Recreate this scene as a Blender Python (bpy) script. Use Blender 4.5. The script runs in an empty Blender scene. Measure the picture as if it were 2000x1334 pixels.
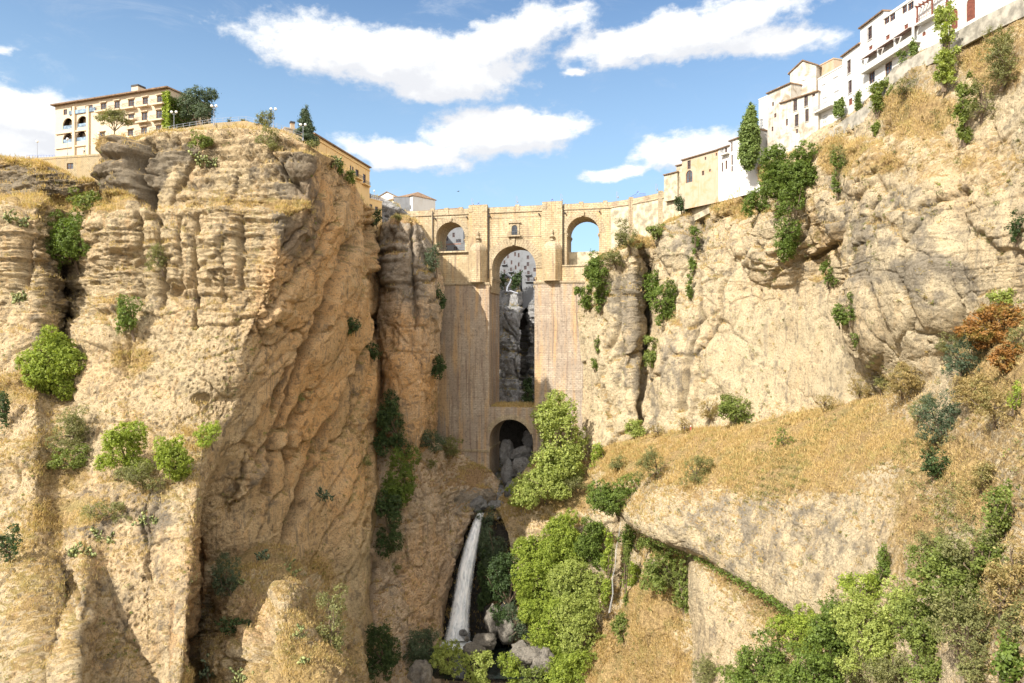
import bpy, math, random
import numpy as np
from mathutils import Vector, Matrix
R = math.radians
scene = bpy.context.scene
COL = scene.collection
F = 1333.0                       # focal length in photo pixels (24 mm on a 36 mm sensor)

# ---------------------------------------------------------------- camera
cam_d = bpy.data.cameras.new('camera'); cam = bpy.data.objects.new('camera', cam_d); COL.objects.link(cam)
cam_d.sensor_width = 36; cam_d.lens = 24; cam_d.clip_start = 0.5; cam_d.clip_end = 20000
cam.location = (0, 0, 0); cam.rotation_euler = (R(90), 0, 0)
scene.camera = cam
scene.render.resolution_x = 1024; scene.render.resolution_y = 683
scene.render.engine = 'CYCLES'
scene.view_settings.view_transform = 'Standard'; scene.view_settings.look = 'None'
scene.view_settings.exposure = 0.82; scene.view_settings.gamma = 1

# ---------------------------------------------------------------- sun and sky
SUN_AZ = 44.0      # degrees to the left of straight behind the camera
SUN_EL = 38.0
sd = Vector((-math.sin(R(SUN_AZ))*math.cos(R(SUN_EL)), -math.cos(R(SUN_AZ))*math.cos(R(SUN_EL)), math.sin(R(SUN_EL))))
sun_d = bpy.data.lights.new('sun', 'SUN'); sun = bpy.data.objects.new('sun', sun_d); COL.objects.link(sun)
sun_d.energy = 5.0; sun_d.angle = R(0.5); sun_d.color = (1.0, 0.93, 0.81)
sun.rotation_euler = sd.to_track_quat('Z', 'Y').to_euler(); sun.location = sd*400

world = bpy.data.worlds.new('World'); scene.world = world; world.use_nodes = True
nt = world.node_tree; nt.nodes.clear()
def N(t, k, **kw):
    n = t.nodes.new(k)
    for a, v in kw.items():
        if a.startswith('i_'): n.inputs[int(a[2:])].default_value = v
        else: setattr(n, a, v)
    return n
def M_(t, op, a, b=None, c=None, clamp=False):
    n = t.nodes.new('ShaderNodeMath'); n.operation = op; n.use_clamp = clamp
    for i, v in enumerate((a, b, c)):
        if v is None: continue
        if isinstance(v, (int, float)): n.inputs[i].default_value = v
        else: t.links.new(v, n.inputs[i])
    return n.outputs[0]
def mixc(t, fac, a, b, mode='MIX'):
    n = t.nodes.new('ShaderNodeMix'); n.data_type = 'RGBA'; n.blend_type = mode; n.clamp_factor = True
    for s, v in ((n.inputs[0], fac), (n.inputs[6], a), (n.inputs[7], b)):
        if isinstance(v, (int, float)): s.default_value = v
        elif isinstance(v, tuple): s.default_value = (*v[:3], 1)
        else: t.links.new(v, s)
    return n.outputs[2]
def smooth(t, v, lo, hi):
    n = t.nodes.new('ShaderNodeMapRange'); n.interpolation_type = 'SMOOTHSTEP'
    t.links.new(v, n.inputs[0]); n.inputs[1].default_value = lo; n.inputs[2].default_value = hi
    return n.outputs[0]
def noise_n(t, vec, scale, detail=4, rough=.55, dist=0.0, dims='3D'):
    n = t.nodes.new('ShaderNodeTexNoise'); n.inputs['Scale'].default_value = scale
    n.inputs['Detail'].default_value = detail; n.inputs['Roughness'].default_value = rough; n.inputs['Distortion'].default_value = dist
    if vec is not None: t.links.new(vec, n.inputs['Vector'])
    return n.outputs[0]
def mapping(t, vec, scale=(1,1,1), loc=(0,0,0), rot=(0,0,0)):
    n = t.nodes.new('ShaderNodeMapping'); t.links.new(vec, n.inputs[0])
    n.inputs['Scale'].default_value = scale; n.inputs['Location'].default_value = loc; n.inputs['Rotation'].default_value = rot
    return n.outputs[0]

sky = N(nt, 'ShaderNodeTexSky'); sky.sky_type = 'NISHITA'; sky.sun_disc = False
sky.sun_elevation = R(SUN_EL); sky.sun_rotation = R(180+SUN_AZ)
sky.air_density = 1.0; sky.dust_density = 0.3; sky.ozone_density = 2.2; sky.altitude = 700
tc = N(nt, 'ShaderNodeTexCoord')
sep = N(nt, 'ShaderNodeSeparateXYZ'); nt.links.new(tc.outputs['Generated'], sep.inputs[0])
az = M_(nt, 'ARCTAN2', sep.outputs[0], sep.outputs[1])         # compass direction
hor = M_(nt, 'SQRT', M_(nt, 'ADD', M_(nt, 'MULTIPLY', sep.outputs[0], sep.outputs[0]), M_(nt, 'MULTIPLY', sep.outputs[1], sep.outputs[1])))
el = M_(nt, 'ARCTAN2', sep.outputs[2], hor)                    # height above the horizon
comb = N(nt, 'ShaderNodeCombineXYZ'); nt.links.new(az, comb.inputs[0]); nt.links.new(el, comb.inputs[1])
def ang(px, py):
    a = math.atan2(px-1000, F); return a, math.atan2(667-py, math.hypot(F, px-1000))
def cloud_field(shift):
    v = mapping(nt, comb.outputs[0], loc=(shift[0], shift[1], 0))
    wn = N(nt, 'ShaderNodeTexNoise'); wn.inputs['Scale'].default_value = 9; wn.inputs['Detail'].default_value = 6
    wn.inputs['Roughness'].default_value = .62
    nt.links.new(mapping(nt, v, scale=(1, 1.7, 1)), wn.inputs['Vector'])
    off = N(nt, 'ShaderNodeVectorMath', operation='MULTIPLY_ADD'); nt.links.new(wn.outputs['Color'], off.inputs[0])
    off.inputs[1].default_value = (.10, .045, 0); nt.links.new(v, off.inputs[2])
    s = N(nt, 'ShaderNodeSeparateXYZ'); nt.links.new(off.outputs[0], s.inputs[0])
    best = None
    # px, py, half width, half height, tilt, weight
    for (px, py, rx, ry, tilt, w) in ((760,112,330,60,2,1.05),(860,150,180,55,4,1),(1010,70,190,50,-14,.95),(1330,66,290,46,-7,1.02),(1500,80,180,36,6,.85),
                                   (1140,150,60,20,0,.6),(1200,85,130,40,-6,.95),(970,262,190,58,-3,1.05),(800,300,200,38,4,.9),(1060,250,110,45,0,.95),(1330,290,130,40,-8,.95),
                                   (1210,335,150,22,-6,.8),(1420,300,120,40,-5,.9),(60,222,190,50,0,1.0),(-60,262,260,50,0,1.0),(150,262,120,34,0,.95),
                                   (620,75,120,35,0,.8),(10,100,60,25,0,.45),(1100,20,140,16,-6,.6),(-500,150,260,60,0,1),(2500,180,300,70,0,1),(2900,260,260,60,0,1)):
        a0, e0 = ang(px, py); a0 += .05; e0 += .0225
        ra, re = rx/F*.92, ry/F*.95; ct, st = math.cos(R(tilt)), math.sin(R(tilt))
        dx = M_(nt, 'SUBTRACT', s.outputs[0], a0); dy = M_(nt, 'SUBTRACT', s.outputs[1], e0)
        xx = M_(nt, 'ADD', M_(nt, 'MULTIPLY', dx, ct/ra), M_(nt, 'MULTIPLY', dy, -st/ra))
        yy = M_(nt, 'ADD', M_(nt, 'MULTIPLY', dx, st/re), M_(nt, 'MULTIPLY', dy, ct/re))
        d = M_(nt, 'SQRT', M_(nt, 'ADD', M_(nt, 'MULTIPLY', xx, xx), M_(nt, 'MULTIPLY', yy, yy)))
        f = M_(nt, 'SUBTRACT', w, M_(nt, 'MULTIPLY', d, .85))
        best = f if best is None else M_(nt, 'SMOOTH_MAX', best, f, .15)
    det = noise_n(nt, mapping(nt, v, scale=(1, 1.5, 1)), 22, 7, .62)
    return M_(nt, 'ADD', best, M_(nt, 'MULTIPLY', M_(nt, 'SUBTRACT', det, .5), 1.0))
f0 = cloud_field((0, 0)); f1 = cloud_field((-.022, .030))
cov = smooth(nt, f0, .13, .50)
back = smooth(nt, M_(nt, 'ABSOLUTE', az), 1.0, 1.4)
cov = M_(nt, 'MAXIMUM', cov, M_(nt, 'MULTIPLY', back, smooth(nt, noise_n(nt, tc.outputs['Generated'], 2.5, 5, .6), .36, .50)))  # unseen clouds behind the view, added as fill for shaded faces
veil = M_(nt, 'MULTIPLY', smooth(nt, noise_n(nt, mapping(nt, comb.outputs[0], scale=(1, 3, 1)), 5, 7, .7, .6), .50, .85), .35)
shade = smooth(nt, M_(nt, 'SUBTRACT', f0, f1), -.25, .38)    # how much cloud lies between here and the sun
ccol = mixc(nt, shade, (5.0, 5.1, 5.35), (6.6, 6.65, 6.6))
ccol = mixc(nt, smooth(nt, M_(nt, 'ABSOLUTE', az), 1.1, 1.6), ccol, (13.5, 12.6, 11.4))  # out-of-view clouds brightened to strengthen that added fill
tot = M_(nt, 'MAXIMUM', cov, veil)
skyc = mixc(nt, 1.0, sky.outputs[0], (.78, .95, 1.06), 'MULTIPLY')
hz = smooth(nt, el, .62, .08)
skyc = mixc(nt, M_(nt, 'MULTIPLY', hz, .55), skyc, (3.9, 5.4, 6.3))
fin = mixc(nt, tot, skyc, ccol)
bg = N(nt, 'ShaderNodeBackground'); bg.inputs[1].default_value = 0.10
nt.links.new(fin, bg.inputs[0])
wo = N(nt, 'ShaderNodeOutputWorld'); nt.links.new(bg.outputs[0], wo.inputs[0])

# ---------------------------------------------------------------- helpers
def W(px, py, D): return np.array([(px-1000)/F*D, D, (667-py)/F*D])
def tag(o, label=None, cat=None, group=None, kind=None):
    if label: o['label'] = label
    if cat: o['category'] = cat
    if group: o['group'] = group
    if kind: o['kind'] = kind
    return o
def empty(name, loc, rz=0, label=None, cat=None, group=None):
    o = bpy.data.objects.new(name, None); COL.objects.link(o); o.location = loc; o.rotation_euler = (0, 0, rz)
    o.empty_display_size = .5
    return tag(o, label, cat, group)
def mesh_np(name, V, Fc, mat, parent=None, smooth_=False, attrs=None, col=None):
    V = np.asarray(V, dtype=np.float32); me = bpy.data.meshes.new(name)
    if isinstance(Fc, np.ndarray):
        n, k = Fc.shape; tot = n*k
        me.vertices.add(len(V)); me.vertices.foreach_set('co', V.ravel())
        me.loops.add(tot); me.loops.foreach_set('vertex_index', Fc.astype(np.int32).ravel())
        me.polygons.add(n); me.polygons.foreach_set('loop_start', np.arange(0, tot, k, dtype=np.int32))
        me.update(calc_edges=True)
    else:
        me.from_pydata([tuple(map(float, v)) for v in V], [], Fc); me.update()
    if smooth_: me.polygons.foreach_set('use_smooth', np.ones(len(me.polygons), dtype=bool))
    for k, v in (attrs or {}).items():
        a = me.attributes.new(k, 'FLOAT', 'POINT'); a.data.foreach_set('value', np.asarray(v, dtype=np.float32))
    if col is not None:
        a = me.attributes.new('mask', 'FLOAT_COLOR', 'POINT'); a.data.foreach_set('color', np.asarray(col, dtype=np.float32).ravel())
    if mat: me.materials.append(mat)
    o = bpy.data.objects.new(name, me); COL.objects.link(o)
    if parent: o.parent = parent
    return o
class MB:
    def __init__(s): s.v = []; s.f = []
    def add(s, vs, fs):
        b = len(s.v); s.v += [tuple(v) for v in vs]; s.f += [tuple(i+b for i in f) for f in fs]; return s
    def box(s, x0, x1, y0, y1, z0, z1):
        return s.add([(x0,y0,z0),(x1,y0,z0),(x1,y1,z0),(x0,y1,z0),(x0,y0,z1),(x1,y0,z1),(x1,y1,z1),(x0,y1,z1)],
                     [(0,3,2,1),(4,5,6,7),(0,1,5,4),(1,2,6,5),(2,3,7,6),(3,0,4,7)])
    def tube(s, pts, rad, n=6, cap=True):
        pts = [Vector(p) for p in pts]
        if isinstance(rad, (int, float)): rad = [rad]*len(pts)
        vs = []; fs = []; m = len(pts)
        for i, p in enumerate(pts):
            t = (pts[min(i+1, m-1)]-pts[max(i-1, 0)]); t = t.normalized() if t.length > 1e-9 else Vector((0,0,1))
            a = t.orthogonal().normalized(); b = t.cross(a)
            for k in range(n):
                q = 2*math.pi*k/n; vs.append(p+(a*math.cos(q)+b*math.sin(q))*rad[i])
        for i in range(m-1):
            for k in range(n):
                k2 = (k+1) % n; fs.append((i*n+k, i*n+k2, (i+1)*n+k2, (i+1)*n+k))
        if cap: fs.append(tuple(range(n-1, -1, -1))); fs.append(tuple((m-1)*n+k for k in range(n)))
        return s.add(vs, fs)
    def lathe(s, c, prof, n=12, a0=0, sx=1, sy=1):
        vs = []; fs = []; m = len(prof)
        for (r, z) in prof:
            for k in range(n):
                q = a0+2*math.pi*k/n; vs.append((c[0]+r*math.cos(q)*sx, c[1]+r*math.sin(q)*sy, c[2]+z))
        for i in range(m-1):
            for k in range(n):
                k2 = (k+1) % n; fs.append((i*n+k, i*n+k2, (i+1)*n+k2, (i+1)*n+k))
        fs.append(tuple(range(n-1, -1, -1))); fs.append(tuple((m-1)*n+k for k in range(n)))
        return s.add(vs, fs)
    def prism(s, poly, z0, z1):       # poly in plan, counter-clockwise
        n = len(poly)
        return s.add([(x, y, z0) for x, y in poly]+[(x, y, z1) for x, y in poly],
                     [tuple(range(n-1, -1, -1)), tuple(range(n, 2*n))]+[(i, (i+1) % n, n+(i+1) % n, n+i) for i in range(n)])
    def slab(s, poly, y0, y1):        # poly in the facade plane (x,z), extruded along y
        n = len(poly)
        return s.add([(x, y0, z) for x, z in poly]+[(x, y1, z) for x, z in poly],
                     [tuple(range(n)), tuple(range(2*n-1, n-1, -1))]+[(i, n+i, n+(i+1) % n, (i+1) % n) for i in range(n)])
    def build(s, name, mat, parent=None, smooth_=False):
        return mesh_np(name, s.v, s.f, mat, parent, smooth_)

# vectorised value-gradient noise
def _h(ix, iy, iz, seed):
    h = (ix.astype(np.uint32)*np.uint32(374761393) ^ iy.astype(np.uint32)*np.uint32(668265263) ^ iz.astype(np.uint32)*np.uint32(2246822519)) + np.uint32(seed*97+13)
    h = (h ^ (h >> np.uint32(13)))*np.uint32(1274126177); h = (h ^ (h >> np.uint32(16)))*np.uint32(2654435761)
    return h ^ (h >> np.uint32(15))
def noise3(P, seed=0):
    with np.errstate(over='ignore'):
        P = np.asarray(P, dtype=np.float64); I = np.floor(P).astype(np.int64); f = P-I; u = f*f*f*(f*(f*6-15)+10)
        out = 0
        for dx in (0, 1):
            for dy in (0, 1):
                for dz in (0, 1):
                    h = _h(I[:,0]+dx, I[:,1]+dy, I[:,2]+dz, seed)
                    gx = ((h & np.uint32(1023)).astype(float)/511.5-1); gy = (((h >> np.uint32(10)) & np.uint32(1023)).astype(float)/511.5-1)
                    gz = (((h >> np.uint32(20)) & np.uint32(1023)).astype(float)/511.5-1)
                    w = (u[:,0] if dx else 1-u[:,0])*(u[:,1] if dy else 1-u[:,1])*(u[:,2] if dz else 1-u[:,2])
                    out = out + w*(gx*(f[:,0]-dx)+gy*(f[:,1]-dy)+gz*(f[:,2]-dz))
        return out*1.5
def fbm(P, oc=4, seed=0, gain=.5, ridged=False):
    P = np.asarray(P, float); a = 1; s = 0; t = 0
    for i in range(oc):
        n = noise3(P, seed+i*7)
        if ridged: n = 1-2*np.abs(n)*1.6
        s = s+a*n; t += a; a *= gain; P = P*2.03+11.7
    return s/t
def cells(P, seed):
    """nearest and second nearest jittered cell: distances, random value and random tilt of the nearest"""
    with np.errstate(over='ignore'):
        I = np.floor(P).astype(np.int64); n = len(P); f1 = np.full(n, 9.); f2 = np.full(n, 9.); val = np.zeros(n); til = np.zeros(n)
        for dx in (-1, 0, 1):
            for dy in (-1, 0, 1):
                for dz in (-1, 0, 1):
                    ix, iy, iz = I[:,0]+dx, I[:,1]+dy, I[:,2]+dz; h = _h(ix, iy, iz, seed); g = _h(ix, iy, iz, seed+77)
                    u = lambda q, s: ((q >> np.uint32(s)) & np.uint32(1023)).astype(float)/1023
                    vx, vy, vz = P[:,0]-ix-.1-.8*u(h,0), P[:,1]-iy-.1-.8*u(h,10), P[:,2]-iz-.1-.8*u(h,20)
                    d = np.sqrt(vx*vx+vy*vy+vz*vz); nr = d < f1
                    f2 = np.where(nr, f1, np.minimum(f2, d)); f1 = np.where(nr, d, f1)
                    val = np.where(nr, u(g,0)*2-1, val); til = np.where(nr, (u(g,10)*2-1)*(vx+vy)+(u(g,20)*2-1)*vz, til)
        return f1, f2, val, til
def sst(x, a, b):
    t = np.clip((x-a)/(b-a), 0, 1); return t*t*(3-2*t)
# ---------------------------------------------------------------- materials
def mat(name):
    m = bpy.data.materials.new(name); m.use_nodes = True; t = m.node_tree; t.nodes.clear()
    o = N(t, 'ShaderNodeOutputMaterial'); b = N(t, 'ShaderNodeBsdfPrincipled'); t.links.new(b.outputs[0], o.inputs[0])
    return m, t, b
def setc(t, sock, v):
    if isinstance(v, tuple): sock.default_value = (*v[:3], 1)
    elif isinstance(v, (int, float)): sock.default_value = v
    else: t.links.new(v, sock)
def bump(t, b, h, dist=.2, strength=1.0, prev=None):
    n = N(t, 'ShaderNodeBump'); n.inputs['Strength'].default_value = strength; n.inputs['Distance'].default_value = dist
    t.links.new(h, n.inputs['Height'])
    if prev is not None: t.links.new(prev, n.inputs['Normal'])
    t.links.new(n.outputs[0], b.inputs['Normal']); return n.outputs[0]
def plain(name, col, rough=.7, var=.15, scale=1.5, metal=0, bmp=0.0):
    m, t, b = mat(name); tcn = N(t, 'ShaderNodeTexCoord')
    n = noise_n(t, tcn.outputs['Object'], scale, 5, .6)
    c2 = tuple(max(0, c*(1-var*1.6)) for c in col)
    setc(t, b.inputs['Base Color'], mixc(t, smooth(t, n, .35, .68), col, c2))
    b.inputs['Roughness'].default_value = rough; b.inputs['Metallic'].default_value = metal
    if bmp: bump(t, b, noise_n(t, tcn.outputs['Object'], scale*6, 5, .6), bmp)
    return m
def rock_mat(name, cream, grey, orange, grass, strata=1.0, lichen=.5, seed=0):
    m, t, b = mat(name); g = N(t, 'ShaderNodeNewGeometry'); P = g.outputs['Position']
    P = mapping(t, P, loc=(seed*31, seed*17, seed*7))
    at = N(t, 'ShaderNodeAttribute'); at.attribute_name = 'mask'
    sp = N(t, 'ShaderNodeSeparateColor'); t.links.new(at.outputs['Color'], sp.inputs[0])
    gr, gy, orr = sp.outputs[0], sp.outputs[1], sp.outputs[2]; crk = at.outputs['Alpha']
    n_big = noise_n(t, P, .045, 6, .6, .4)
    n_mid = noise_n(t, P, .32, 7, .65)
    n_small = noise_n(t, P, 2.1, 6, .7)
    n_fine = noise_n(t, P, 7.0, 4, .7)
    st = noise_n(t, mapping(t, P, scale=(.05, .05, 1.1)), 1.0, 7, .72, .35)       # bedding
    vs = noise_n(t, mapping(t, P, scale=(.55, .55, .035)), 1.0, 6, .65, .25)      # water streaks
    c = mixc(t, smooth(t, n_mid, .40, .66), cream, tuple(x*.80 for x in cream))
    c = mixc(t, M_(t, 'MULTIPLY', smooth(t, n_big, .42, .66), .55), c, tuple(.5*a+.5*b_ for a, b_ in zip(cream, orange)))
    c = mixc(t, M_(t, 'MULTIPLY', smooth(t, st, .50, .66), .38*strata), c, tuple(x*.62 for x in cream))
    c = mixc(t, M_(t, 'MULTIPLY', smooth(t, vs, .52, .68), .42), c, tuple(x*1.05 for x in orange))
    c = mixc(t, M_(t, 'MULTIPLY', M_(t, 'SUBTRACT', 1.0, smooth(t, vs, .30, .46)), .45), c, tuple(x*1.12 for x in cream))
    # orange rock, strengthened on shaded faces to hold warm bounce glow
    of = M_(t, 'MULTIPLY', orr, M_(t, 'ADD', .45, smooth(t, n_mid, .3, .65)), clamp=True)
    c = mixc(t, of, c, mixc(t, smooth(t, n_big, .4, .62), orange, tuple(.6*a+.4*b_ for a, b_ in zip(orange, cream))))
    # grey weathering crust
    gf = M_(t, 'MULTIPLY_ADD', gy, .9, M_(t, 'MULTIPLY', M_(t, 'SUBTRACT', n_mid, .5), 1.5))
    gf = M_(t, 'ADD', gf, M_(t, 'MULTIPLY', M_(t, 'SUBTRACT', n_big, .52), lichen*2.2))
    gf = smooth(t, gf, .22, .62)
    c = mixc(t, M_(t, 'MULTIPLY', gf, .80), c, mixc(t, smooth(t, n_small, .35, .65), grey, tuple(x*.6 for x in grey)))
    ds = noise_n(t, mapping(t, P, scale=(.9, .9, .05), loc=(5, 9, 3)), 1.0, 6, .7, .4)
    c = mixc(t, M_(t, 'MULTIPLY', M_(t, 'MULTIPLY', smooth(t, ds, .52, .64), smooth(t, n_big, .38, .58)), .6), c, tuple(x*.9 for x in grey))
    # pebbly conglomerate speckle
    vor = N(t, 'ShaderNodeTexVoronoi'); vor.inputs['Scale'].default_value = 1.25
    wv = N(t, 'ShaderNodeVectorMath', operation='MULTIPLY_ADD'); nn = N(t, 'ShaderNodeTexNoise'); nn.inputs['Scale'].default_value = 1.3; nn.inputs['Detail'].default_value = 3
    t.links.new(P, nn.inputs['Vector']); t.links.new(nn.outputs['Color'], wv.inputs[0]); wv.inputs[1].default_value = (.9, .9, .9); t.links.new(P, wv.inputs[2])
    t.links.new(wv.outputs[0], vor.inputs['Vector'])
    sq = N(t, 'ShaderNodeSeparateColor'); t.links.new(vor.outputs['Color'], sq.inputs[0])
    c = mixc(t, M_(t, 'MULTIPLY', M_(t, 'GREATER_THAN', sq.outputs[0], .72), M_(t, 'MULTIPLY', smooth(t, n_mid, .45, .6), .5)), c, tuple(x*.55 for x in grey))
    c = mixc(t, M_(t, 'MULTIPLY', smooth(t, n_small, .51, .67), .62), c, tuple(x*.42 for x in cream))
    c = mixc(t, M_(t, 'MULTIPLY', smooth(t, noise_n(t, P, 4.2, 3, .6), .56, .66), .7), c, tuple(x*.32 for x in cream))
    c = mixc(t, M_(t, 'MULTIPLY', smooth(t, n_fine, .35, .2), .35), c, tuple(x*1.15 for x in cream))
    # dry grass and earth
    gf2 = smooth(t, M_(t, 'ADD', M_(t, 'ADD', gr, M_(t, 'MULTIPLY', M_(t, 'SUBTRACT', noise_n(t, P, .55, 5, .7), .5), 1.1)), M_(t, 'MULTIPLY', M_(t, 'SUBTRACT', n_small, .5), .9)), .34, .66)
    gn = noise_n(t, mapping(t, P, scale=(1, 1, .45), rot=(0, .6, 0)), 1.7, 6, .75, 1.0)
    gcol = mixc(t, smooth(t, gn, .36, .62), grass, tuple(x*.52 for x in grass))
    gcol = mixc(t, M_(t, 'MULTIPLY', smooth(t, n_mid, .48, .62), .6), gcol, (.30, .20, .10))
    gcol = mixc(t, M_(t, 'MULTIPLY', smooth(t, noise_n(t, P, .13, 5, .6), .52, .64), .45), gcol, (.25, .23, .09))
    gcol = mixc(t, M_(t, 'MULTIPLY', smooth(t, n_fine, .56, .70), .5), gcol, (.66, .52, .32))
    c = mixc(t, gf2, c, gcol)
    c = mixc(t, M_(t, 'MULTIPLY', crk, .6), c, (.10, .075, .045))
    setc(t, b.inputs['Base Color'], c); b.inputs['Roughness'].default_value = .95; b.inputs['Specular IOR Level'].default_value = .12
    h = M_(t, 'ADD', M_(t, 'MULTIPLY', st, 1.3*strata), M_(t, 'MULTIPLY', n_mid, 1.6))
    p1 = bump(t, b, h, .45, .7)
    h2 = M_(t, 'ADD', M_(t, 'MULTIPLY', n_small, 1.5), M_(t, 'MULTIPLY', smooth(t, vor.outputs['Distance'], 0, .6), -.35))
    p2 = bump(t, b, h2, .50, 1.0, p1)
    p3 = bump(t, b, n_fine, .26, .9, p2)
    return m
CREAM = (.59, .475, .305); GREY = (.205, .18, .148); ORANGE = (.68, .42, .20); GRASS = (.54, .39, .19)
ROCK = rock_mat('limestone_cliff', CREAM, GREY, ORANGE, GRASS, 1.0, .55, 0)
ROCKR = rock_mat('pale_limestone_cliff', (.63, .525, .355), (.285, .255, .21), (.64, .45, .25), (.54, .385, .185), .16, .30, 3)
ROCKS = rock_mat('broken_orange_glow_cliff', (.60, .48, .35), (.30, .27, .23), (.68, .41, .19), (.44, .29, .16), .35, .35, 6)
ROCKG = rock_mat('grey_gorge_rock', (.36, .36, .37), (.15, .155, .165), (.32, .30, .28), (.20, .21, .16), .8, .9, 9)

ROCKD = rock_mat('dark_wet_and_shade_rock', (.060, .058, .055), (.03, .03, .032), (.08, .07, .06), (.03, .035, .02), .3, .4, 21)  # wet rock at the waterfall; near-black also stands for shade behind the arch
ROCKG2 = rock_mat('grey_gorge_boulders', (.26, .26, .26), (.12, .12, .13), (.22, .2, .18), (.16, .16, .12), .3, .5, 22)
def masonry(name, c1, c2, bw=1.0, bh=.38, stain=.5, org=.3, mortar=.55):
    m, t, b = mat(name); tcn = N(t, 'ShaderNodeTexCoord'); O = tcn.outputs['Object']
    s = N(t, 'ShaderNodeSeparateXYZ'); t.links.new(O, s.inputs[0]); cb = N(t, 'ShaderNodeCombineXYZ')
    t.links.new(M_(t, 'ADD', s.outputs[0], s.outputs[1]), cb.inputs[0]); t.links.new(s.outputs[2], cb.inputs[1])
    br = N(t, 'ShaderNodeTexBrick'); t.links.new(cb.outputs[0], br.inputs['Vector'])
    br.inputs['Scale'].default_value = 1; br.inputs['Brick Width'].default_value = bw; br.inputs['Row Height'].default_value = bh
    br.inputs['Mortar Size'].default_value = .06; br.inputs['Mortar Smooth'].default_value = .3; br.inputs['Bias'].default_value = 0
    br.inputs['Color1'].default_value = (*c1, 1); br.inputs['Color2'].default_value = (*[.5*a+.5*q for a, q in zip(c1, c2)], 1)
    br.inputs['Mortar'].default_value = (*[x*mortar for x in c1], 1)
    n1 = noise_n(t, O, .10, 7, .68, .6); n2 = noise_n(t, O, 1.2, 6, .68)
    vs = noise_n(t, mapping(t, cb.outputs[0], scale=(.42, .03, 1)), 1, 6, .62, .2)
    vs2 = noise_n(t, mapping(t, cb.outputs[0], scale=(.9, .045, 1), loc=(31, 5, 0)), 1, 6, .66, .2)
    c = br.outputs['Color']
    c = mixc(t, M_(t, 'MULTIPLY', smooth(t, n1, .40, .60), .8), c, c2)
    c = mixc(t, M_(t, 'MULTIPLY', smooth(t, vs, .48, .64), org), c, (.60, .36, .14))
    c = mixc(t, M_(t, 'MULTIPLY', smooth(t, vs2, .50, .66), stain), c, (.23, .17, .13))
    c = mixc(t, M_(t, 'MULTIPLY', smooth(t, n2, .50, .68), .6), c, tuple(x*.45 for x in c2))
    c = mixc(t, M_(t, 'MULTIPLY', smooth(t, n2, .40, .28), .35), c, tuple(min(.85, x*1.2) for x in c1))
    setc(t, b.inputs['Base Color'], c); b.inputs['Roughness'].default_value = .92; b.inputs['Specular IOR Level'].default_value = .15
    p = bump(t, b, M_(t, 'ADD', M_(t, 'MULTIPLY', br.outputs['Fac'], -.5), n2), .14, .9)
    bump(t, b, noise_n(t, O, 5, 4, .7), .08, .8, p)
    return m
STONE = masonry('bridge_ashlar', (.55, .455, .305), (.35, .275, .175), 1.5, .72, .7, .32, .60)
STONE_LOW = masonry('stained_pier_ashlar', (.48, .405, .32), (.31, .25, .20), 1.3, .62, .85, .5, .60)
STONE_TRIM = masonry('dressed_trim_stone', (.53, .44, .31), (.34, .28, .19), 1.1, .6, .7, .15, .6)
RENDER_CREAM = plain('cream_render_wall', (.52, .455, .33), .9, .35, .5, bmp=.03)
RUBBLE = masonry('rubble_wall', (.50, .41, .27), (.36, .29, .18), .55, .3, .35, .25, .5)
def plaster(name, c, dirt=.3, dcol=(.45, .37, .26), top=.0):
    m, t, b = mat(name); tcn = N(t, 'ShaderNodeTexCoord'); O = tcn.outputs['Object']
    n1 = noise_n(t, O, .35, 6, .65, .5); n2 = noise_n(t, mapping(t, O, scale=(1.3, 1.3, .12)), 1, 6, .6)
    cc = mixc(t, M_(t, 'MULTIPLY', smooth(t, n1, .46, .66), dirt), c, dcol)
    cc = mixc(t, M_(t, 'MULTIPLY', smooth(t, n2, .52, .7), dirt*.8), cc, dcol)
    setc(t, b.inputs['Base Color'], cc); b.inputs['Roughness'].default_value = .9
    bump(t, b, noise_n(t, O, 3, 5, .6), .03, .7)
    return m
WHITE = plaster('whitewash', (.56, .555, .545), .35, (.46, .42, .36))
WHITE_OLD = plaster('weathered_whitewash', (.47, .445, .395), .95, (.25, .205, .15))
BEIGE = plaster('old_beige_plaster', (.37, .315, .24), .9, (.44, .26, .14))
PARADOR = plaster('pale_ochre_stone_facade', (.53, .435, .32), .45, (.55, .42, .28))
YELLOW = plaster('yellow_ochre_plaster', (.66, .46, .22), .25, (.45, .32, .17))
SHADE_WHITE = plaster('shaded_white_plaster', (.17, .18, .20), .4, (.09, .09, .09))  # white plaster darkened to carry shade in its colour
WOOD = plain('brown_window_wood', (.22, .095, .05), .6, .3, 4)
DARKWOOD = plain('red_brown_timber', (.20, .06, .035), .6, .3, 4)
WHITEPAINT = plain('white_painted_frame', (.72, .73, .74), .5, .1, 3)
def glass(name, c=(.06, .075, .10), rough=.12):
    m, t, b = mat(name); tcn = N(t, 'ShaderNodeTexCoord')
    setc(t, b.inputs['Base Color'], mixc(t, smooth(t, noise_n(t, tcn.outputs['Object'], .8, 3), .4, .6), c, tuple(x*.4 for x in c)))
    b.inputs['Roughness'].default_value = rough; b.inputs['Specular IOR Level'].default_value = .8
    return m
GLASS = glass('window_glass'); BLUEGLASS = glass('blue_tinted_balcony_glass', (.20, .30, .42), .2)
IRON = plain('black_ironwork', (.035, .035, .04), .5, .2, 5)
BLUEIRON = plain('blue_painted_ironwork', (.16, .22, .50), .5, .2, 5)
GREYIRON = plain('grey_painted_ironwork', (.30, .32, .38), .5, .2, 5)
GLOBE = plain('white_lamp_globe', (.8, .8, .78), .25, .05, 3)
SLATEC = plain('dark_chimney_cap', (.05, .045, .045), .8, .2, 3)
BLIND = plain('brown_striped_awning_cloth', (.30, .19, .16), .9, .3, 1.2)
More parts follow.
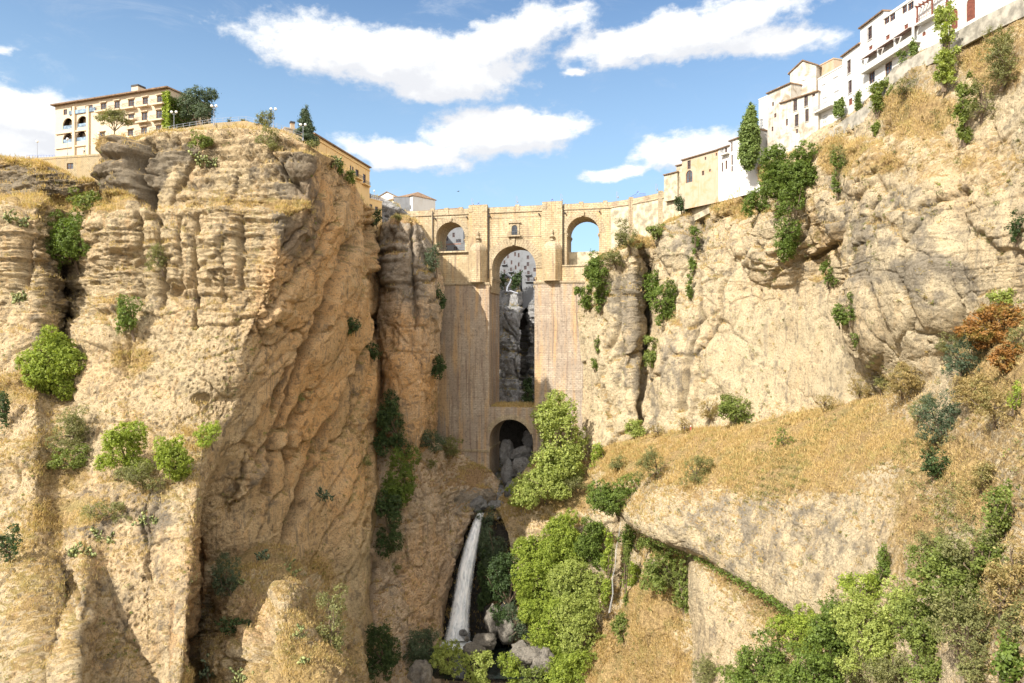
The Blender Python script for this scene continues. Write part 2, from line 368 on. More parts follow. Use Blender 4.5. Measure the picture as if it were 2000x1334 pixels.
SHUTTER = plain('white_shutter', (.62, .63, .64), .6, .15, 3)
CONCRETE = plain('weathered_concrete', (.42, .39, .33), .9, .35, .5, bmp=.05)
def tile_mat():
    m, t, b = mat('clay_roof_tiles'); tcn = N(t, 'ShaderNodeTexCoord'); O = tcn.outputs['Object']
    w = N(t, 'ShaderNodeTexWave'); w.inputs['Scale'].default_value = 4.0; w.inputs['Distortion'].default_value = .6; t.links.new(O, w.inputs['Vector'])
    c = mixc(t, smooth(t, noise_n(t, O, 1.5, 6, .7), .35, .65), (.42, .27, .16), (.20, .13, .09))
    c = mixc(t, M_(t, 'MULTIPLY', w.outputs[1], .45), c, (.12, .08, .05))
    setc(t, b.inputs['Base Color'], c); b.inputs['Roughness'].default_value = .9; bump(t, b, w.outputs[1], .06)
    return m
TILE = tile_mat()
def leaf_mat(name, dark, light, trans=.35, gold=None):
    m, t, b = mat(name); o = [n for n in t.nodes if n.type == 'OUTPUT_MATERIAL'][0]
    at = N(t, 'ShaderNodeAttribute'); at.attribute_name = 'tint'
    c = mixc(t, at.outputs['Fac'], dark, light)
    if gold:
        g = N(t, 'ShaderNodeNewGeometry')
        c = mixc(t, M_(t, 'MULTIPLY', smooth(t, noise_n(t, g.outputs['Position'], .5, 4), .48, .66), .7), c, gold)
    setc(t, b.inputs['Base Color'], c); b.inputs['Roughness'].default_value = .55; b.inputs['Specular IOR Level'].default_value = .3
    tr = N(t, 'ShaderNodeBsdfTranslucent'); t.links.new(mixc(t, 1.0, c, (1.5, 1.55, .7), 'MULTIPLY'), tr.inputs[0])
    mx = N(t, 'ShaderNodeMixShader'); mx.inputs[0].default_value = trans
    t.links.new(b.outputs[0], mx.inputs[1]); t.links.new(tr.outputs[0], mx.inputs[2]); t.links.new(mx.outputs[0], o.inputs[0])
    return m
LEAF = {
 'fig': leaf_mat('green_fig_leaves', (0.048, 0.081, 0.014), (0.190, 0.259, 0.052)),
 'bright': leaf_mat('bright_yellow_green_leaves', (.115, .165, .022), (.38, .45, .080), .4),
 'lime': leaf_mat('lime_green_leaves', (.150, .195, .045), (.43, .48, .14), .4),
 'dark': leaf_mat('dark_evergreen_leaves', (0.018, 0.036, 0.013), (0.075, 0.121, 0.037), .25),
 'blue': leaf_mat('blue_green_leaves', (0.033, 0.055, 0.031), (0.121, 0.161, 0.090), .25),
 'olive': leaf_mat('olive_leaves', (0.085, 0.096, 0.036), (0.276, 0.276, 0.109), .3),
 'mid': leaf_mat('mid_green_leaves', (0.069, 0.096, 0.019), (0.247, 0.299, 0.075)),
 'dry': leaf_mat('dry_straw_leaves', (0.161, 0.121, 0.048), (0.483, 0.368, 0.161), .3, (.15, .16, .05)),
 'rust': leaf_mat('rusty_orange_leaves', (.15, .07, .018), (.38, .19, .055), .3, (.17, .17, .04)),
 'cypress': leaf_mat('cypress_leaves', (0.065, 0.100, 0.025), (0.218, 0.287, 0.081), .25),
 'cactus': leaf_mat('prickly_pear_pads', (0.096, 0.125, 0.048), (0.345, 0.368, 0.149), .05),
 'darkcactus': leaf_mat('shaded_prickly_pear_pads', (0.048, 0.073, 0.044), (0.172, 0.218, 0.127), .05),  # darker copy of the pads, shade mixed into the colour
}
BARK = plain('grey_brown_bark', (.17, .125, .085), .95, .3, 2, bmp=.05)
GRASSM = leaf_mat('dry_grass_blades', (.32, .22, .095), (.62, .47, .23), .3, (.36, .32, .13))
# ---------------------------------------------------------------- terrain: lofted cliff masses, displaced along their normals
DEPTH = np.full((340, 520), 1e9)          # what stands where, seen from the viewpoint: used to root plants on the rock
def dput(P):
    px = 1000+P[:,0]/P[:,1]*F; py = 667-P[:,2]/P[:,1]*F
    i = (px/4+10).astype(int); j = (py/4+3).astype(int)
    ok = (i >= 0) & (i < 520) & (j >= 0) & (j < 340) & (P[:,1] > 5)
    np.minimum.at(DEPTH, (j[ok], i[ok]), P[ok, 1])
def dget(px, py, r=1):
    i = int(px/4+10); j = int(py/4+3)
    w = DEPTH[max(0, j-r):j+r+1, max(0, i-r):i+r+1]
    return float(np.median(w[w < 1e8])) if (w < 1e8).any() else 200.0
GR_P = []; RK_P = []      # grass sample points
def hermite(C, axis, n_per):
    C = np.moveaxis(C, axis, 0); m = len(C)
    d = np.linalg.norm(np.diff(C, axis=0), axis=-1); h = d.mean(axis=tuple(range(1, d.ndim)))+1e-6
    sl = np.diff(C, axis=0)/h.reshape(-1, *([1]*(C.ndim-1)))
    T = np.zeros_like(C); T[0] = sl[0]; T[-1] = sl[-1]
    for i in range(1, m-1): T[i] = (sl[i-1]*h[i]+sl[i]*h[i-1])/(h[i-1]+h[i])
    T *= .85
    out = []
    for i in range(m-1):
        k = n_per[i]
        for q in range(k):
            t = q/k; t2 = t*t; t3 = t2*t
            out.append((2*t3-3*t2+1)*C[i]+(t3-2*t2+t)*h[i]*T[i]+(-2*t3+3*t2)*C[i+1]+(t3-t2)*h[i]*T[i+1])
    out.append(C[-1])
    return np.moveaxis(np.array(out), 0, axis)
def seg_d(px, py, line):
    best = np.full(len(px), 1e9)
    for (x0, y0), (x1, y1) in zip(line[:-1], line[1:]):
        vx, vy = x1-x0, y1-y0; L = vx*vx+vy*vy+1e-9
        t = np.clip(((px-x0)*vx+(py-y0)*vy)/L, 0, 1)
        best = np.minimum(best, np.hypot(px-x0-t*vx, py-y0-t*vy))
    return best
def patch(name, cols, mat_, sp=2.1, amp=2.2, strata=(1.2, 0, 2000), flute=.0, rough=1.0, cracks=(), bulges=(), paint=(), grass_up=.78, seed=0, back=70, label=None, grassn=1.0, maxD=None, blocks=(), soft=()):
    C = []
    for c in cols:
        p = [W(*q) for q in c]
        if back: t = p[0].copy(); t2 = t+[t[0]*.012, 2.5, .15]; t = t+[t[0]*.15, back, .2]; p = [t, t2]+p
        C.append(p)
    C = np.array(C)
    def cnt(A, skip):
        px = 1000+A[..., 0]/A[..., 1]*F; py = 667-A[..., 2]/A[..., 1]*F
        L = np.hypot(np.diff(px, axis=1), np.diff(py, axis=1)); L = np.percentile(L, 75, axis=0)
        # also true length, so that faces seen edge-on are not starved
        G = np.linalg.norm(np.diff(A, axis=1), axis=-1).mean(0)
        return [max(4, int(max(l/sp, g/1.6))) for l, g in zip(L, G)]
    nv = cnt(C, 0); nu = cnt(C.transpose(1, 0, 2), 0)
    if back: nv[0] = 12; nv[1] = max(nv[1], 5)
    A = hermite(C, 1, nv); A = hermite(A, 0, nu)
    nU, nV = A.shape[:2]
    du = np.gradient(A, axis=0); dv = np.gradient(A, axis=1); n = np.cross(du, dv)
    n /= np.linalg.norm(n, axis=-1, keepdims=True)+1e-9
    P = A.reshape(-1, 3); Nn = n.reshape(-1, 3)
    mid = C.shape[0]//2
    if (Nn*P).sum(1).mean() > 0: Nn = -Nn; flip = True       # outward = towards the gorge
    else: flip = False
    px = 1000+P[:,0]/P[:,1]*F; py = 667-P[:,2]/P[:,1]*F
    up = Nn[:,2].copy()
    Q = P+seed*37.0
    wob = np.stack([fbm(Q*.03, 3, seed+50), fbm(Q*.03, 3, seed+60), fbm(Q*.03, 3, seed+70)], 1)*8
    steep = sst(1-np.abs(up), .15, .5)
    sw = np.stack([14*fbm(Q*.07, 2, seed+96), 14*fbm(Q*.07, 2, seed+97)], 1); sm = np.zeros(len(P))
    for (bx, by, rx, ry, st_) in soft: sm = np.maximum(sm, st_*(1-sst(np.hypot((px+sw[:,0]-bx)/rx, (py+sw[:,1]-by)/ry), .7, 1.15)))
    rough = rough*(1-sm)
    d = amp*fbm((Q+wob)*.055, 3, seed)
    d += amp*.5*fbm((Q+wob*.5)*.16, 4, seed+3)*rough
    d += .45*rough*fbm(Q*.55, 4, seed+5, .6)
    sa, y0, y1 = strata
    zs = (sst(py, y0-60, y0+20)*(1-sst(py, y1-60, y1+60)) if (sa and y1 < 1900) else 0)*.6
    d += rough*(1-zs)*(.42*fbm(Q*1.1, 4, seed+8, .75)-.55*sst(noise3(Q*1.5, seed+6), .2, .5)-.3*sst(noise3(Q*.7+5, seed+7), .3, .6))+.10*rough*fbm(Q*[.35,.35,1.6], 3, seed+9, .6)*steep
    # bedding ledges
    sa, y0, y1 = strata
    if sa:
        w = sst(py, y0-60, y0+20)*(1-sst(py, y1-60, y1+60)) if y1 < 1900 else 1.0
        zz = Q[:,2]+1.0*fbm(Q*[.03,.03,.05], 3, seed+11)
        B = np.stack([Q[:,0]*.028, Q[:,1]*.028, zz*.42], 1)
        s1 = noise3(B, seed+12); s2 = noise3(B*[1.3,1.3,2.7]+7, seed+13); s3 = noise3(B*[1.9,1.9,6.5]+3, seed+14); brk = sst(fbm(Q*[.05,.05,.16], 3, seed+15), -.22, .15)
        d += sa*steep*w*(1-sm*.93)*(np.tanh(s1*7)*.27+np.tanh(s2*7)*.17+np.tanh(s3*6.)*.11-brk*(.85*np.exp(-(s2/.045)**2)+.5*np.exp(-(s3/.06)**2)))
    if flute:
        fl = fbm(np.stack([Q[:,0]*.16, Q[:,1]*.16, Q[:,2]*.018], 1)+wob*.03, 3, seed+20)
        d += flute*(1-np.abs(fl)*2.6)*steep
    # blocks and slabs split by joints
    wb = np.stack([fbm(Q*.22, 3, seed+21), fbm(Q*.22, 3, seed+22), fbm(Q*.22, 3, seed+23)], 1)
    for bi, (ba, fx, fy, fz, sh, cd, (by0, by1), side) in enumerate(blocks):
        q = np.stack([Q[:,0]*fx, (Q[:,1]-sh*Q[:,2])*fy, Q[:,2]*fz], 1)+wb*[.16, .16, .12]
        f1, f2, val, til = cells(q, seed+200+bi*9)
        w = sst(py, by0-50, by0+20)*(1-sst(py, by1-40, by1+40))*(sm if side else (1-sm*.9))*steep
        d += w*(ba*(val*.8+til*.9)-cd*np.exp(-((f2-f1)/.045)**2))
    # natural fissures
    cn = noise3(np.stack([Q[:,0]*.075, Q[:,1]*.075, Q[:,2]*.022], 1)+wob*.05, seed+31)
    d -= 1.3*np.exp(-(cn/.022)**2)*steep*rough*sst(fbm(Q*.05, 2, seed+33), -.05, .2)
    crk = np.zeros(len(P)); wpx = px+5*noise3(Q*.35, seed+40)+7*noise3(Q*.09, seed+42); wpy = py+5*noise3(Q*.35, seed+41)
    for line, wd, dep in cracks:
        g = np.exp(-(seg_d(wpx, wpy, line)/wd)**2); d -= dep*g; crk = np.maximum(crk, g*min(1, dep/3)*.6)
    for (bx, by, rx, ry, am) in bulges:
        r2 = ((wpx-bx)/rx)**2+((wpy-by)/ry)**2
        d += am*np.where(r2 < 1, np.sqrt(np.clip(1-r2, 0, 1)), 0)
    edge = np.ones((nU, nV))
    if back: edge[:, :nv[0]+nv[1]] = .2; edge[:, nv[0]+nv[1]:nv[0]+nv[1]+12] = np.linspace(.2, 1, 12)[None, :]
    d *= edge.ravel()
    P2 = P+Nn*d[:, None]
    # masks: dry grass, grey crust, orange rock with painted bounce glow
    A2 = P2.reshape(nU, nV, 3); n2 = np.cross(np.gradient(A2, axis=0), np.gradient(A2, axis=1)); n2 /= np.linalg.norm(n2, axis=-1, keepdims=True)+1e-9
    n2 = n2.reshape(-1, 3)*(-1 if flip else 1)
    g = sst(n2[:,2]+.25*fbm(Q*.10, 4, seed+80), grass_up-.16, grass_up+.12)*.9
    m = np.zeros((len(P), 4)); m[:,0] = g; m[:,3] = crk
    ww = np.stack([18*fbm(Q*.09, 3, seed+90), 18*fbm(Q*.09, 3, seed+91)], 1)
    for (ch, bx, by, rx, ry, st) in paint:
        r = np.hypot((px+ww[:,0]-bx)/rx, (py+ww[:,1]-by)/ry)
        m[:,ch] = np.clip(m[:,ch]+st*(1-sst(r, .6, 1.15)), 0, 1)
    idx = np.arange(nU*nV).reshape(nU, nV)
    q = np.stack([idx[:-1,:-1], idx[1:,:-1], idx[1:,1:], idx[:-1,1:]], -1).reshape(-1, 4)
    if not flip: pass
    else: q = q[:, ::-1]
    o = mesh_np(name, P2, q, mat_, None, True, None, m)
    tag(o, kind='structure')
    vis = np.ones(len(P), bool)
    if back: vis = (np.arange(nV)[None, :].repeat(nU, 0) > nv[0]*.75).ravel()
    dput(P2[vis])
    pp = 1000+P2[:,0]/P2[:,1]*F; yy = 667-P2[:,2]/P2[:,1]*F
    ok = (m[:,0]+.25*fbm(Q*.5, 2, seed+95) > .62) & (pp > -30) & (pp < 2030) & (yy < 1360) & (yy > -20) & ((P2*n2).sum(1) < P2[:,1]*.35) & vis
    GR_P.append((P2[ok], n2[ok], m[ok, 0]*grassn))
    ok = (pp > -20) & (pp < 2020) & (yy < 1350) & (yy > 60) & ((P2*n2).sum(1) < 0) & vis & (np.arange(len(P2)) % 23 == seed % 23) & (mat_ is not ROCKD) & (mat_ is not ROCKG)
    RK_P.append((P2[ok], n2[ok], m[ok]))
    return o

def ledge(c, y, dy=14, dd=3.0): return c   # (kept simple: ledges are written into the columns)
L = []
def col(*q): L.append(list(q))
col((-620,290,170),(-620,382,164),(-620,402,150),(-620,540,144),(-620,690,136),(-620,830,126),(-620,990,116),(-620,1160,102),(-620,1500,88))
col((-180,300,184),(-180,382,180),(-180,402,166),(-180,540,160),(-180,690,152),(-180,830,142),(-180,990,132),(-180,1160,118),(-180,1400,104))
col((0,306,182),(0,380,178),(0,405,164),(0,540,160),(0,690,154),(0,830,142),(0,990,130),(0,1160,118),(0,1400,104))
col((78,318,173),(78,384,169),(76,405,161),(75,540,157),(70,690,152),(70,830,141),(70,990,130),(70,1160,117),(60,1400,103))
col((118,335,173),(116,398,171),(122,425,169),(118,560,170),(112,670,163),(112,830,145),(115,990,134),(125,1160,120),(110,1400,104))
col((160,350,171),(162,392,168),(166,414,164),(162,560,163),(155,690,154),(162,830,143),(165,990,132),(160,1160,114),(150,1400,100))
col((200,345,174),(202,400,168),(202,416,160),(205,560,158),(205,690,150),(205,830,141),(205,990,131),(200,1160,120),(190,1400,109))
col((250,285,170),(252,398,164),(252,414,158),(255,560,157),(250,690,149),(250,830,140),(250,990,130),(250,1160,121),(245,1400,111))
col((300,262,166),(300,398,161),(300,413,157),(300,540,154),(300,690,148),(300,830,140),(300,990,130),(300,1160,122),(290,1400,112))
col((380,254,163),(380,398,158),(380,411,156),(375,540,152),(368,690,147),(360,830,140),(360,990,127),(360,1160,117),(340,1400,106))
col((450,248,162),(450,398,156),(450,411,154),(445,540,151),(420,690,146.5),(405,825,142),(384,980,128),(384,1150,119),(360,1400,108))
col((520,256,160),(520,398,154),(520,411,152.5),(500,540,150),(455,690,147),(440,825,145),(391,990,136),(389,1150,130),(366,1400,121))
col((568,266,158),(574,398,152.5),(572,411,151),(543,540,149),(484,690,148.5),(466,825,148.5),(396,990,150),(394,1150,150),(374,1400,140))
col((600,282,159),(604,400,153),(600,414,153),(568,540,152),(502,690,151),(488,830,152),(430,990,151),(425,1150,150),(405,1400,142))
col((628,300,165),(624,420,160),(618,435,160),(590,560,159),(545,690,158),(530,840,158),(480,990,153),(470,1150,152),(440,1400,144))
col((655,315,176),(662,430,171),(656,450,170),(642,570,170),(615,710,169),(585,850,168),(545,990,164),(530,1160,160),(500,1400,150))
col((690,360,194),(700,440,190),(698,465,190),(690,590,190),(675,720,187),(650,860,184),(630,1000,178),(615,1180,172),(600,1400,160))
col((714,400,212),(720,450,210),(722,480,210),(722,600,208),(722,720,205),(715,870,200),(715,1000,192),(715,1180,184),(715,1400,175))
col((726,430,228),(732,460,228),(734,490,228),(738,600,226),(740,720,222),(738,870,214),(735,1000,206),(732,1180,196),(740,1400,185))
col((740,430,262),(744,460,262),(746,490,260),(748,600,256),(748,720,250),(746,870,240),(742,1000,226),(740,1180,214),(755,1400,205))
PO = [(2,690,600,140,380,.75),(2,620,850,140,260,.6),(2,560,640,80,200,.7),(2,450,960,90,140,.15),(2,385,1200,30,200,.9),(2,640,500,80,200,.5),  # orange on the shaded side face includes its warm bounce glow
      (1,250,350,75,70,1.),(1,60,345,110,60,.9),(1,110,560,40,80,.5),(1,590,420,55,120,.75),(1,500,440,90,40,.35),(1,400,330,120,50,.35),(1,560,330,90,60,.4),
      (1,250,600,90,60,.3),(1,90,620,60,100,.3),(1,480,920,80,140,.35),(1,700,700,40,120,.2),(1,150,1010,60,60,.4),(1,310,300,90,30,.6),(1,360,520,60,120,.25),
      (0,90,392,120,20,1),(0,215,400,70,20,.9),(0,560,402,60,12,1),(0,470,400,70,7,.7),(0,240,262,60,14,.8),(0,60,310,80,16,.9),
      (0,60,1250,110,120,.25),(1,120,1200,160,140,.3),(0,80,1080,70,40,.35),(0,150,1000,100,40,.55),(0,250,1080,60,40,.35),(1,250,1000,120,80,.35),(1,330,1100,60,160,.3),(0,60,880,90,50,.4),(0,40,760,60,40,.7),
      (0,260,690,40,60,.5),(0,300,700,90,25,.4),(0,300,950,110,40,.4),(0,120,920,70,40,.6),(0,80,1000,80,60,.3),(0,330,860,90,40,.35),(0,200,1300,60,60,.3),
      (0,630,1140,60,60,.4),(0,690,900,40,160,.35),(0,600,1110,60,60,.35),(0,480,1330,160,60,.8),(0,230,300,40,12,.8)]
CR = [([(288,285),(290,340),(302,410)],5,5),([(195,300),(197,390)],6,5),([(375,300),(350,350),(338,395)],5,3.2),([(276,420),(280,520),(272,600)],5,3),
      ([(315,430),(318,540),(310,600)],4,2.6),([(352,420),(357,530),(350,570)],3,1.6),([(385,420),(384,500),(383,640)],3,2.0),([(472,420),(470,520),(466,560)],4,2),([(533,300),(560,340),(590,372)],4,2.4),
      ([(700,440),(660,520),(625,620),(580,740),(545,850),(525,960)],6,8),([(640,560),(600,660),(560,720),(540,800)],5,6),([(748,620),(700,690),(660,790),(620,890),(590,980),(560,1060)],7,10),
      ([(735,640),(700,720),(690,840)],4,5),([(600,780),(570,850),(562,960)],5,6),([(390,1060),(392,1160),(375,1300)],6,3),([(118,540),(115,640),(90,720)],9,5),([(60,470),(50,560)],5,3),
      ([(140,1120),(158,1180),(160,1334)],5,3.5),([(560,450),(520,560),(500,620)],5,.8),([(725,440),(722,560),(715,640)],5,6)]
BU = [(250,345,56,70,5),(250,300,40,22,2.5),(120,700,30,30,-1),(337,566,18,12,-3),(392,776,22,10,-2.2),(520,588,8,8,-2.5),(525,604,8,8,-2.5),(518,578,5,6,-2),(534,632,8,7,-2),(492,655,8,8,-2.2),(548,640,6,9,-2),
      (470,280,90,26,2),(575,320,60,30,2.5),(190,470,50,60,1.4),(240,500,30,80,1.6),(297,500,14,90,1.3),(335,480,16,70,1.2),(367,490,15,90,1.2),(430,480,45,80,1.8),(30,480,30,90,3),(90,600,35,90,3.5),(30,700,60,60,2),
      (570,500,30,110,-1.5),(200,640,70,50,1.5),(300,1100,90,160,1.5),(60,1280,100,190,5),(180,690,60,80,1.5),(650,660,40,160,2),(690,560,22,150,2.2),(420,720,80,60,1.2),(685,980,40,150,2.5)]
SIDE = [(650,560,115,330,1),(600,800,130,260,1),(500,900,100,150,.9),(660,1000,120,250,.7)]
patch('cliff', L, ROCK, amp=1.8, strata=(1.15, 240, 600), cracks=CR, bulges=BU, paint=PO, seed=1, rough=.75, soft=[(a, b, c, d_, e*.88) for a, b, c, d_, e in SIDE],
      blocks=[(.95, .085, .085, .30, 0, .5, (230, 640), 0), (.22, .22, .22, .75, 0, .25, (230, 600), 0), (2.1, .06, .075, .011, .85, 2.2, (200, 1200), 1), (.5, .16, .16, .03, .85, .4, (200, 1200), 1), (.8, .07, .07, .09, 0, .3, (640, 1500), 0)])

L = []
col((385,1100,172),(390,1130,164),(388,1230,156),(380,1430,146))
col((412,1095,164),(410,1124,154),(402,1230,142),(396,1430,126))
col((440,1076,160),(440,1108,143),(440,1220,133),(440,1430,118))
col((505,1062,164),(510,1092,144),(500,1200,128),(500,1430,108))
col((560,1074,166),(566,1112,142),(560,1220,122),(560,1430,100))
col((620,1140,168),(625,1172,144),(630,1260,123),(640,1430,102))
col((680,1220,174),(690,1254,150),(700,1320,129),(720,1460,110))
col((712,1325,184),(725,1350,158),(745,1400,140),(775,1500,120))
patch('cliff', L, ROCK, amp=2.2, strata=(.5,0,2000), back=0, seed=44, rough=1.0, grass_up=.74, blocks=[(1.3,.13,.13,.2,0,.7,(0,2000),0)],
      paint=[(0,580,1310,100,70,.6),(0,600,1200,40,40,.4),(0,560,1110,30,20,.8),(2,480,1200,60,70,.5),(1,440,1260,50,40,.4),(0,430,1330,80,50,.5)], cracks=[([(520,1250),(515,1300)],5,3)], bulges=[(440,1280,40,40,2),(560,1160,40,30,2)])

# pillar of rock standing against the bridge
L = []
col((742,440,246),(742,470,246),(742,560,244),(742,700,240),(742,860,236),(742,1000,230))
col((752,436,232),(750,475,229),(744,560,226),(748,700,222),(752,860,220),(752,1000,220))
col((775,424,229),(778,440,221),(778,560,215),(780,700,213),(785,860,215),(785,1000,219))
col((802,428,229),(805,445,221),(812,560,214),(812,700,213),(812,860,215),(812,1000,221))
col((828,455,230),(832,475,223),(842,560,218),(840,700,217),(832,860,218),(830,1000,224))
col((845,480,234),(850,500,228),(857,570,224),(852,700,222),(846,860,221),(845,1000,226))
col((852,500,246),(858,520,240),(866,580,236),(860,700,234),(856,860,232),(856,1000,228))
patch('cliff', L, ROCKS, amp=1.0, strata=(.45, 400, 640), back=22, seed=5, rough=.55, blocks=[(.9,.16,.16,.10,0,.6,(400,700),0),(.8,.14,.14,.04,0,.5,(650,1100),0)],
      cracks=[([(800,430),(806,520),(812,640)],3,2.5),([(745,560),(850,548)],3,1.5),([(742,500),(790,488)],4,2),([(780,430),(760,470)],4,2),([(775,640),(800,680)],3,.8),([(800,520),(850,530)],2,1)],
      bulges=[(775,520,34,50,3.0),(772,640,32,100,2.0),(828,620,28,110,2.0),(790,790,45,120,2.5),(800,440,40,30,2.0)],
      paint=[(1,790,500,80,90,.8),(1,820,600,50,40,.4),(2,795,790,70,210,1),(0,800,432,50,12,.7),(0,850,820,20,90,.5)])  # lower orange also holds the warm glow on the shaded pillar
# dark broken rock in the gap behind the pillar
L = []
col((700,395,240),(700,470,238),(700,600,240),(700,800,240),(700,950,235))
col((735,385,246),(738,470,244),(738,600,246),(738,800,246),(738,950,240))
col((770,398,246),(775,470,248),(775,600,250),(775,800,250),(775,950,244))
col((815,430,250),(830,500,250),(830,600,250),(830,800,250),(830,950,245))
patch('cliff', L, ROCKG, amp=2.5, strata=(1.2,0,2000), back=10, seed=8, rough=1.6, sp=3)

# shaded earthy slope between pillar, bridge foot and waterfall
L = []
col((690,870,226),(690,1000,204),(690,1100,194),(690,1250,182),(690,1420,166))
col((740,870,217),(745,1000,206),(745,1100,199),(745,1250,187),(745,1420,172))
col((790,868,219),(800,990,208),(800,1090,205),(800,1250,192),(800,1420,178))
col((845,862,223),(850,985,213),(850,1080,211),(845,1250,198),(845,1420,184))
col((895,880,240),(895,985,224),(885,1050,216),(868,1180,206),(865,1280,199),(865,1420,190))if False else col((895,880,240),(895,970,226),(882,1050,217),(856,1230,204),(865,1420,190))
col((945,912,240),(940,972,228),(912,1018,221),(860,1220,206),(870,1420,192))
col((975,940,240),(965,985,230),(922,1016,224),(866,1220,212),(880,1420,200))
patch('slope', L, ROCKS, amp=1.6, strata=(.3,0,2000), back=0, seed=12, rough=.9, grass_up=.84, blocks=[(1.0,.12,.12,.09,0,.5,(800,1500),0)],
      paint=[(0,860,920,100,50,.4),(0,780,1000,60,50,.2),(2,830,1130,60,120,.5),(1,930,980,50,30,.8),(1,770,1100,30,80,.3),(0,940,930,40,40,.4)],
      cracks=[([(735,1100),(725,1200),(728,1260)],5,3),([(870,1100),(845,1220)],4,1.5)],
      bulges=[(940,965,30,16,2),(890,960,26,18,1.5),(820,1150,40,60,1.5),(760,1050,25,60,1.5)])
# wall behind and beside the waterfall
L = []
col((850,1060,226),(850,1160,222),(850,1250,216),(850,1330,205))
col((895,1010,231),(890,1130,220),(875,1232,212),(870,1330,200))
col((925,1003,231),(915,1090,219),(905,1235,211),(900,1330,198))
col((955,1000,228),(952,1090,217),(945,1240,207),(940,1330,197))
col((990,990,224),(990,1060,213),(990,1230,202),(990,1330,195))
col((1035,1000,220),(1040,1060,208),(1040,1230,199),(1040,1330,192))
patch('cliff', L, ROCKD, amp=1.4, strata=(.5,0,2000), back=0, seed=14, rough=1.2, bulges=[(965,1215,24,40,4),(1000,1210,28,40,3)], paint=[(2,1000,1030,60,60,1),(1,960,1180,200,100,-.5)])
# bed of the stream under the bridge and down to the lip
L = []
col((930,880,262),(940,930,243),(945,975,232),(925,1003,229),(920,1012,228))
col((985,900,262),(975,945,242),(962,985,231),(945,1004,226),(935,1010,225))
col((1015,900,262),(1005,960,238),(995,985,230),(965,1004,224),(955,1012,222))
col((1060,890,262),(1050,950,236),(1040,985,226),(1000,1004,220),(990,1014,218))
patch('gorge_bed', L, ROCKG, amp=1.2, strata=(0,0,2000), back=0, seed=16, rough=1.2, sp=2.5, bulges=[(960,965,22,14,2),(1010,960,18,18,2)])
# sunlit right side of the lower gorge
L = []
col((960,985,233),(975,1000,220),(990,1040,211),(1000,1120,206),(1005,1250,199),(1010,1420,188))
col((1040,905,236),(1030,960,224),(1030,1010,211),(1045,1120,203),(1045,1250,195),(1050,1420,184))
col((1100,890,232),(1090,950,219),(1090,1020,206),(1100,1120,199),(1100,1250,190),(1100,1420,179))
col((1155,880,222),(1150,930,212),(1155,1000,203),(1160,1120,195),(1165,1250,186),(1165,1420,173))
col((1205,930,208),(1205,960,202),(1205,1020,198),(1208,1120,193),(1210,1200,186),(1215,1420,168))
col((1250,950,196),(1255,1000,190),(1250,1050,188),(1250,1120,182),(1262,1250,170),(1275,1420,152))
col((1320,1050,178),(1320,1080,172),(1305,1110,168),(1300,1160,163),(1320,1260,154),(1330,1420,140))
col((1400,1090,168),(1390,1110,164),(1380,1150,158),(1380,1200,154),(1390,1300,144),(1400,1420,134))
patch('slope', L, ROCKR, amp=2.0, strata=(.4,0,2000), back=0, rough=.8, blocks=[(1.0,.1,.1,.12,0,.4,(0,2000),0)], seed=20, grass_up=.72,
      paint=[(0,1250,1300,120,140,.7),(0,1100,950,80,50,.8),(0,1280,1180,60,90,.6),(0,1250,1050,60,30,.5),(0,1110,970,60,60,.4),(2,1030,1010,60,40,.7),(0,1170,1320,60,60,.6)],
      bulges=[(1040,1010,50,30,2),(1100,985,40,30,1.5),(1270,1230,60,100,3)], cracks=[([(1210,1010),(1200,1120),(1196,1200)],6,2)])
# terrace with the path, the grassy slope and the smooth rock bulge below it
L = []
col((1178,862,224),(1166,880,213),(1156,900,209),(1150,918,206),(1150,932,204),(1160,950,210))
col((1250,843,212),(1250,855,200),(1246,900,186),(1250,950,172),(1256,1036,162),(1262,1052,174))
col((1350,826,200),(1350,838,188),(1350,900,166),(1356,960,150),(1365,1080,143),(1368,1096,158))
col((1480,812,180),(1480,826,167),(1480,880,148),(1480,960,134),(1480,1145,126),(1480,1162,142))
col((1600,788,163),(1600,802,150),(1595,860,134),(1590,960,120),(1585,1210,111),(1585,1230,128))
col((1700,768,148),(1700,782,135),(1700,850,120),(1700,960,106),(1700,1250,94),(1700,1380,95))
col((1790,742,134),(1800,755,120),(1810,850,106),(1810,960,94),(1800,1250,80),(1800,1420,76))
col((1895,640,118),(1900,660,104),(1900,790,92),(1900,960,80),(1900,1200,68),(1900,1420,62))
col((2010,588,106),(2010,610,94),(2010,780,78),(2010,960,67),(2010,1200,57),(2010,1450,51))
col((2180,540,96),(2180,560,86),(2180,780,66),(2180,960,56),(2180,1200,48),(2180,1450,42))
col((2700,510,78),(2700,530,70),(2700,780,52),(2700,1000,42),(2700,1350,34),(2700,1750,29))
patch('slope', L, ROCKR, sp=2.2, amp=1.2, strata=(.1,0,2000), back=12, rough=.5, seed=24, blocks=[(.5,.06,.06,.08,0,.0,(0,2000),0)], grass_up=.70,
      paint=[(0,1420,880,240,46,.8),(0,1640,850,180,70,.8),(0,1230,900,60,40,.9),(0,1560,930,180,45,.35),(0,1830,950,110,110,.5),(0,1950,880,110,180,.5),(0,1780,1080,70,100,.5),(0,1950,700,100,100,.6),(0,1950,1180,120,160,.4),
             (1,1500,1040,240,110,.42),(0,1520,955,260,40,.3),(0,1400,1010,60,30,.25)], bulges=[(1310,1000,60,60,1.5)], cracks=[([(1890,880),(1905,960)],6,1.5)])
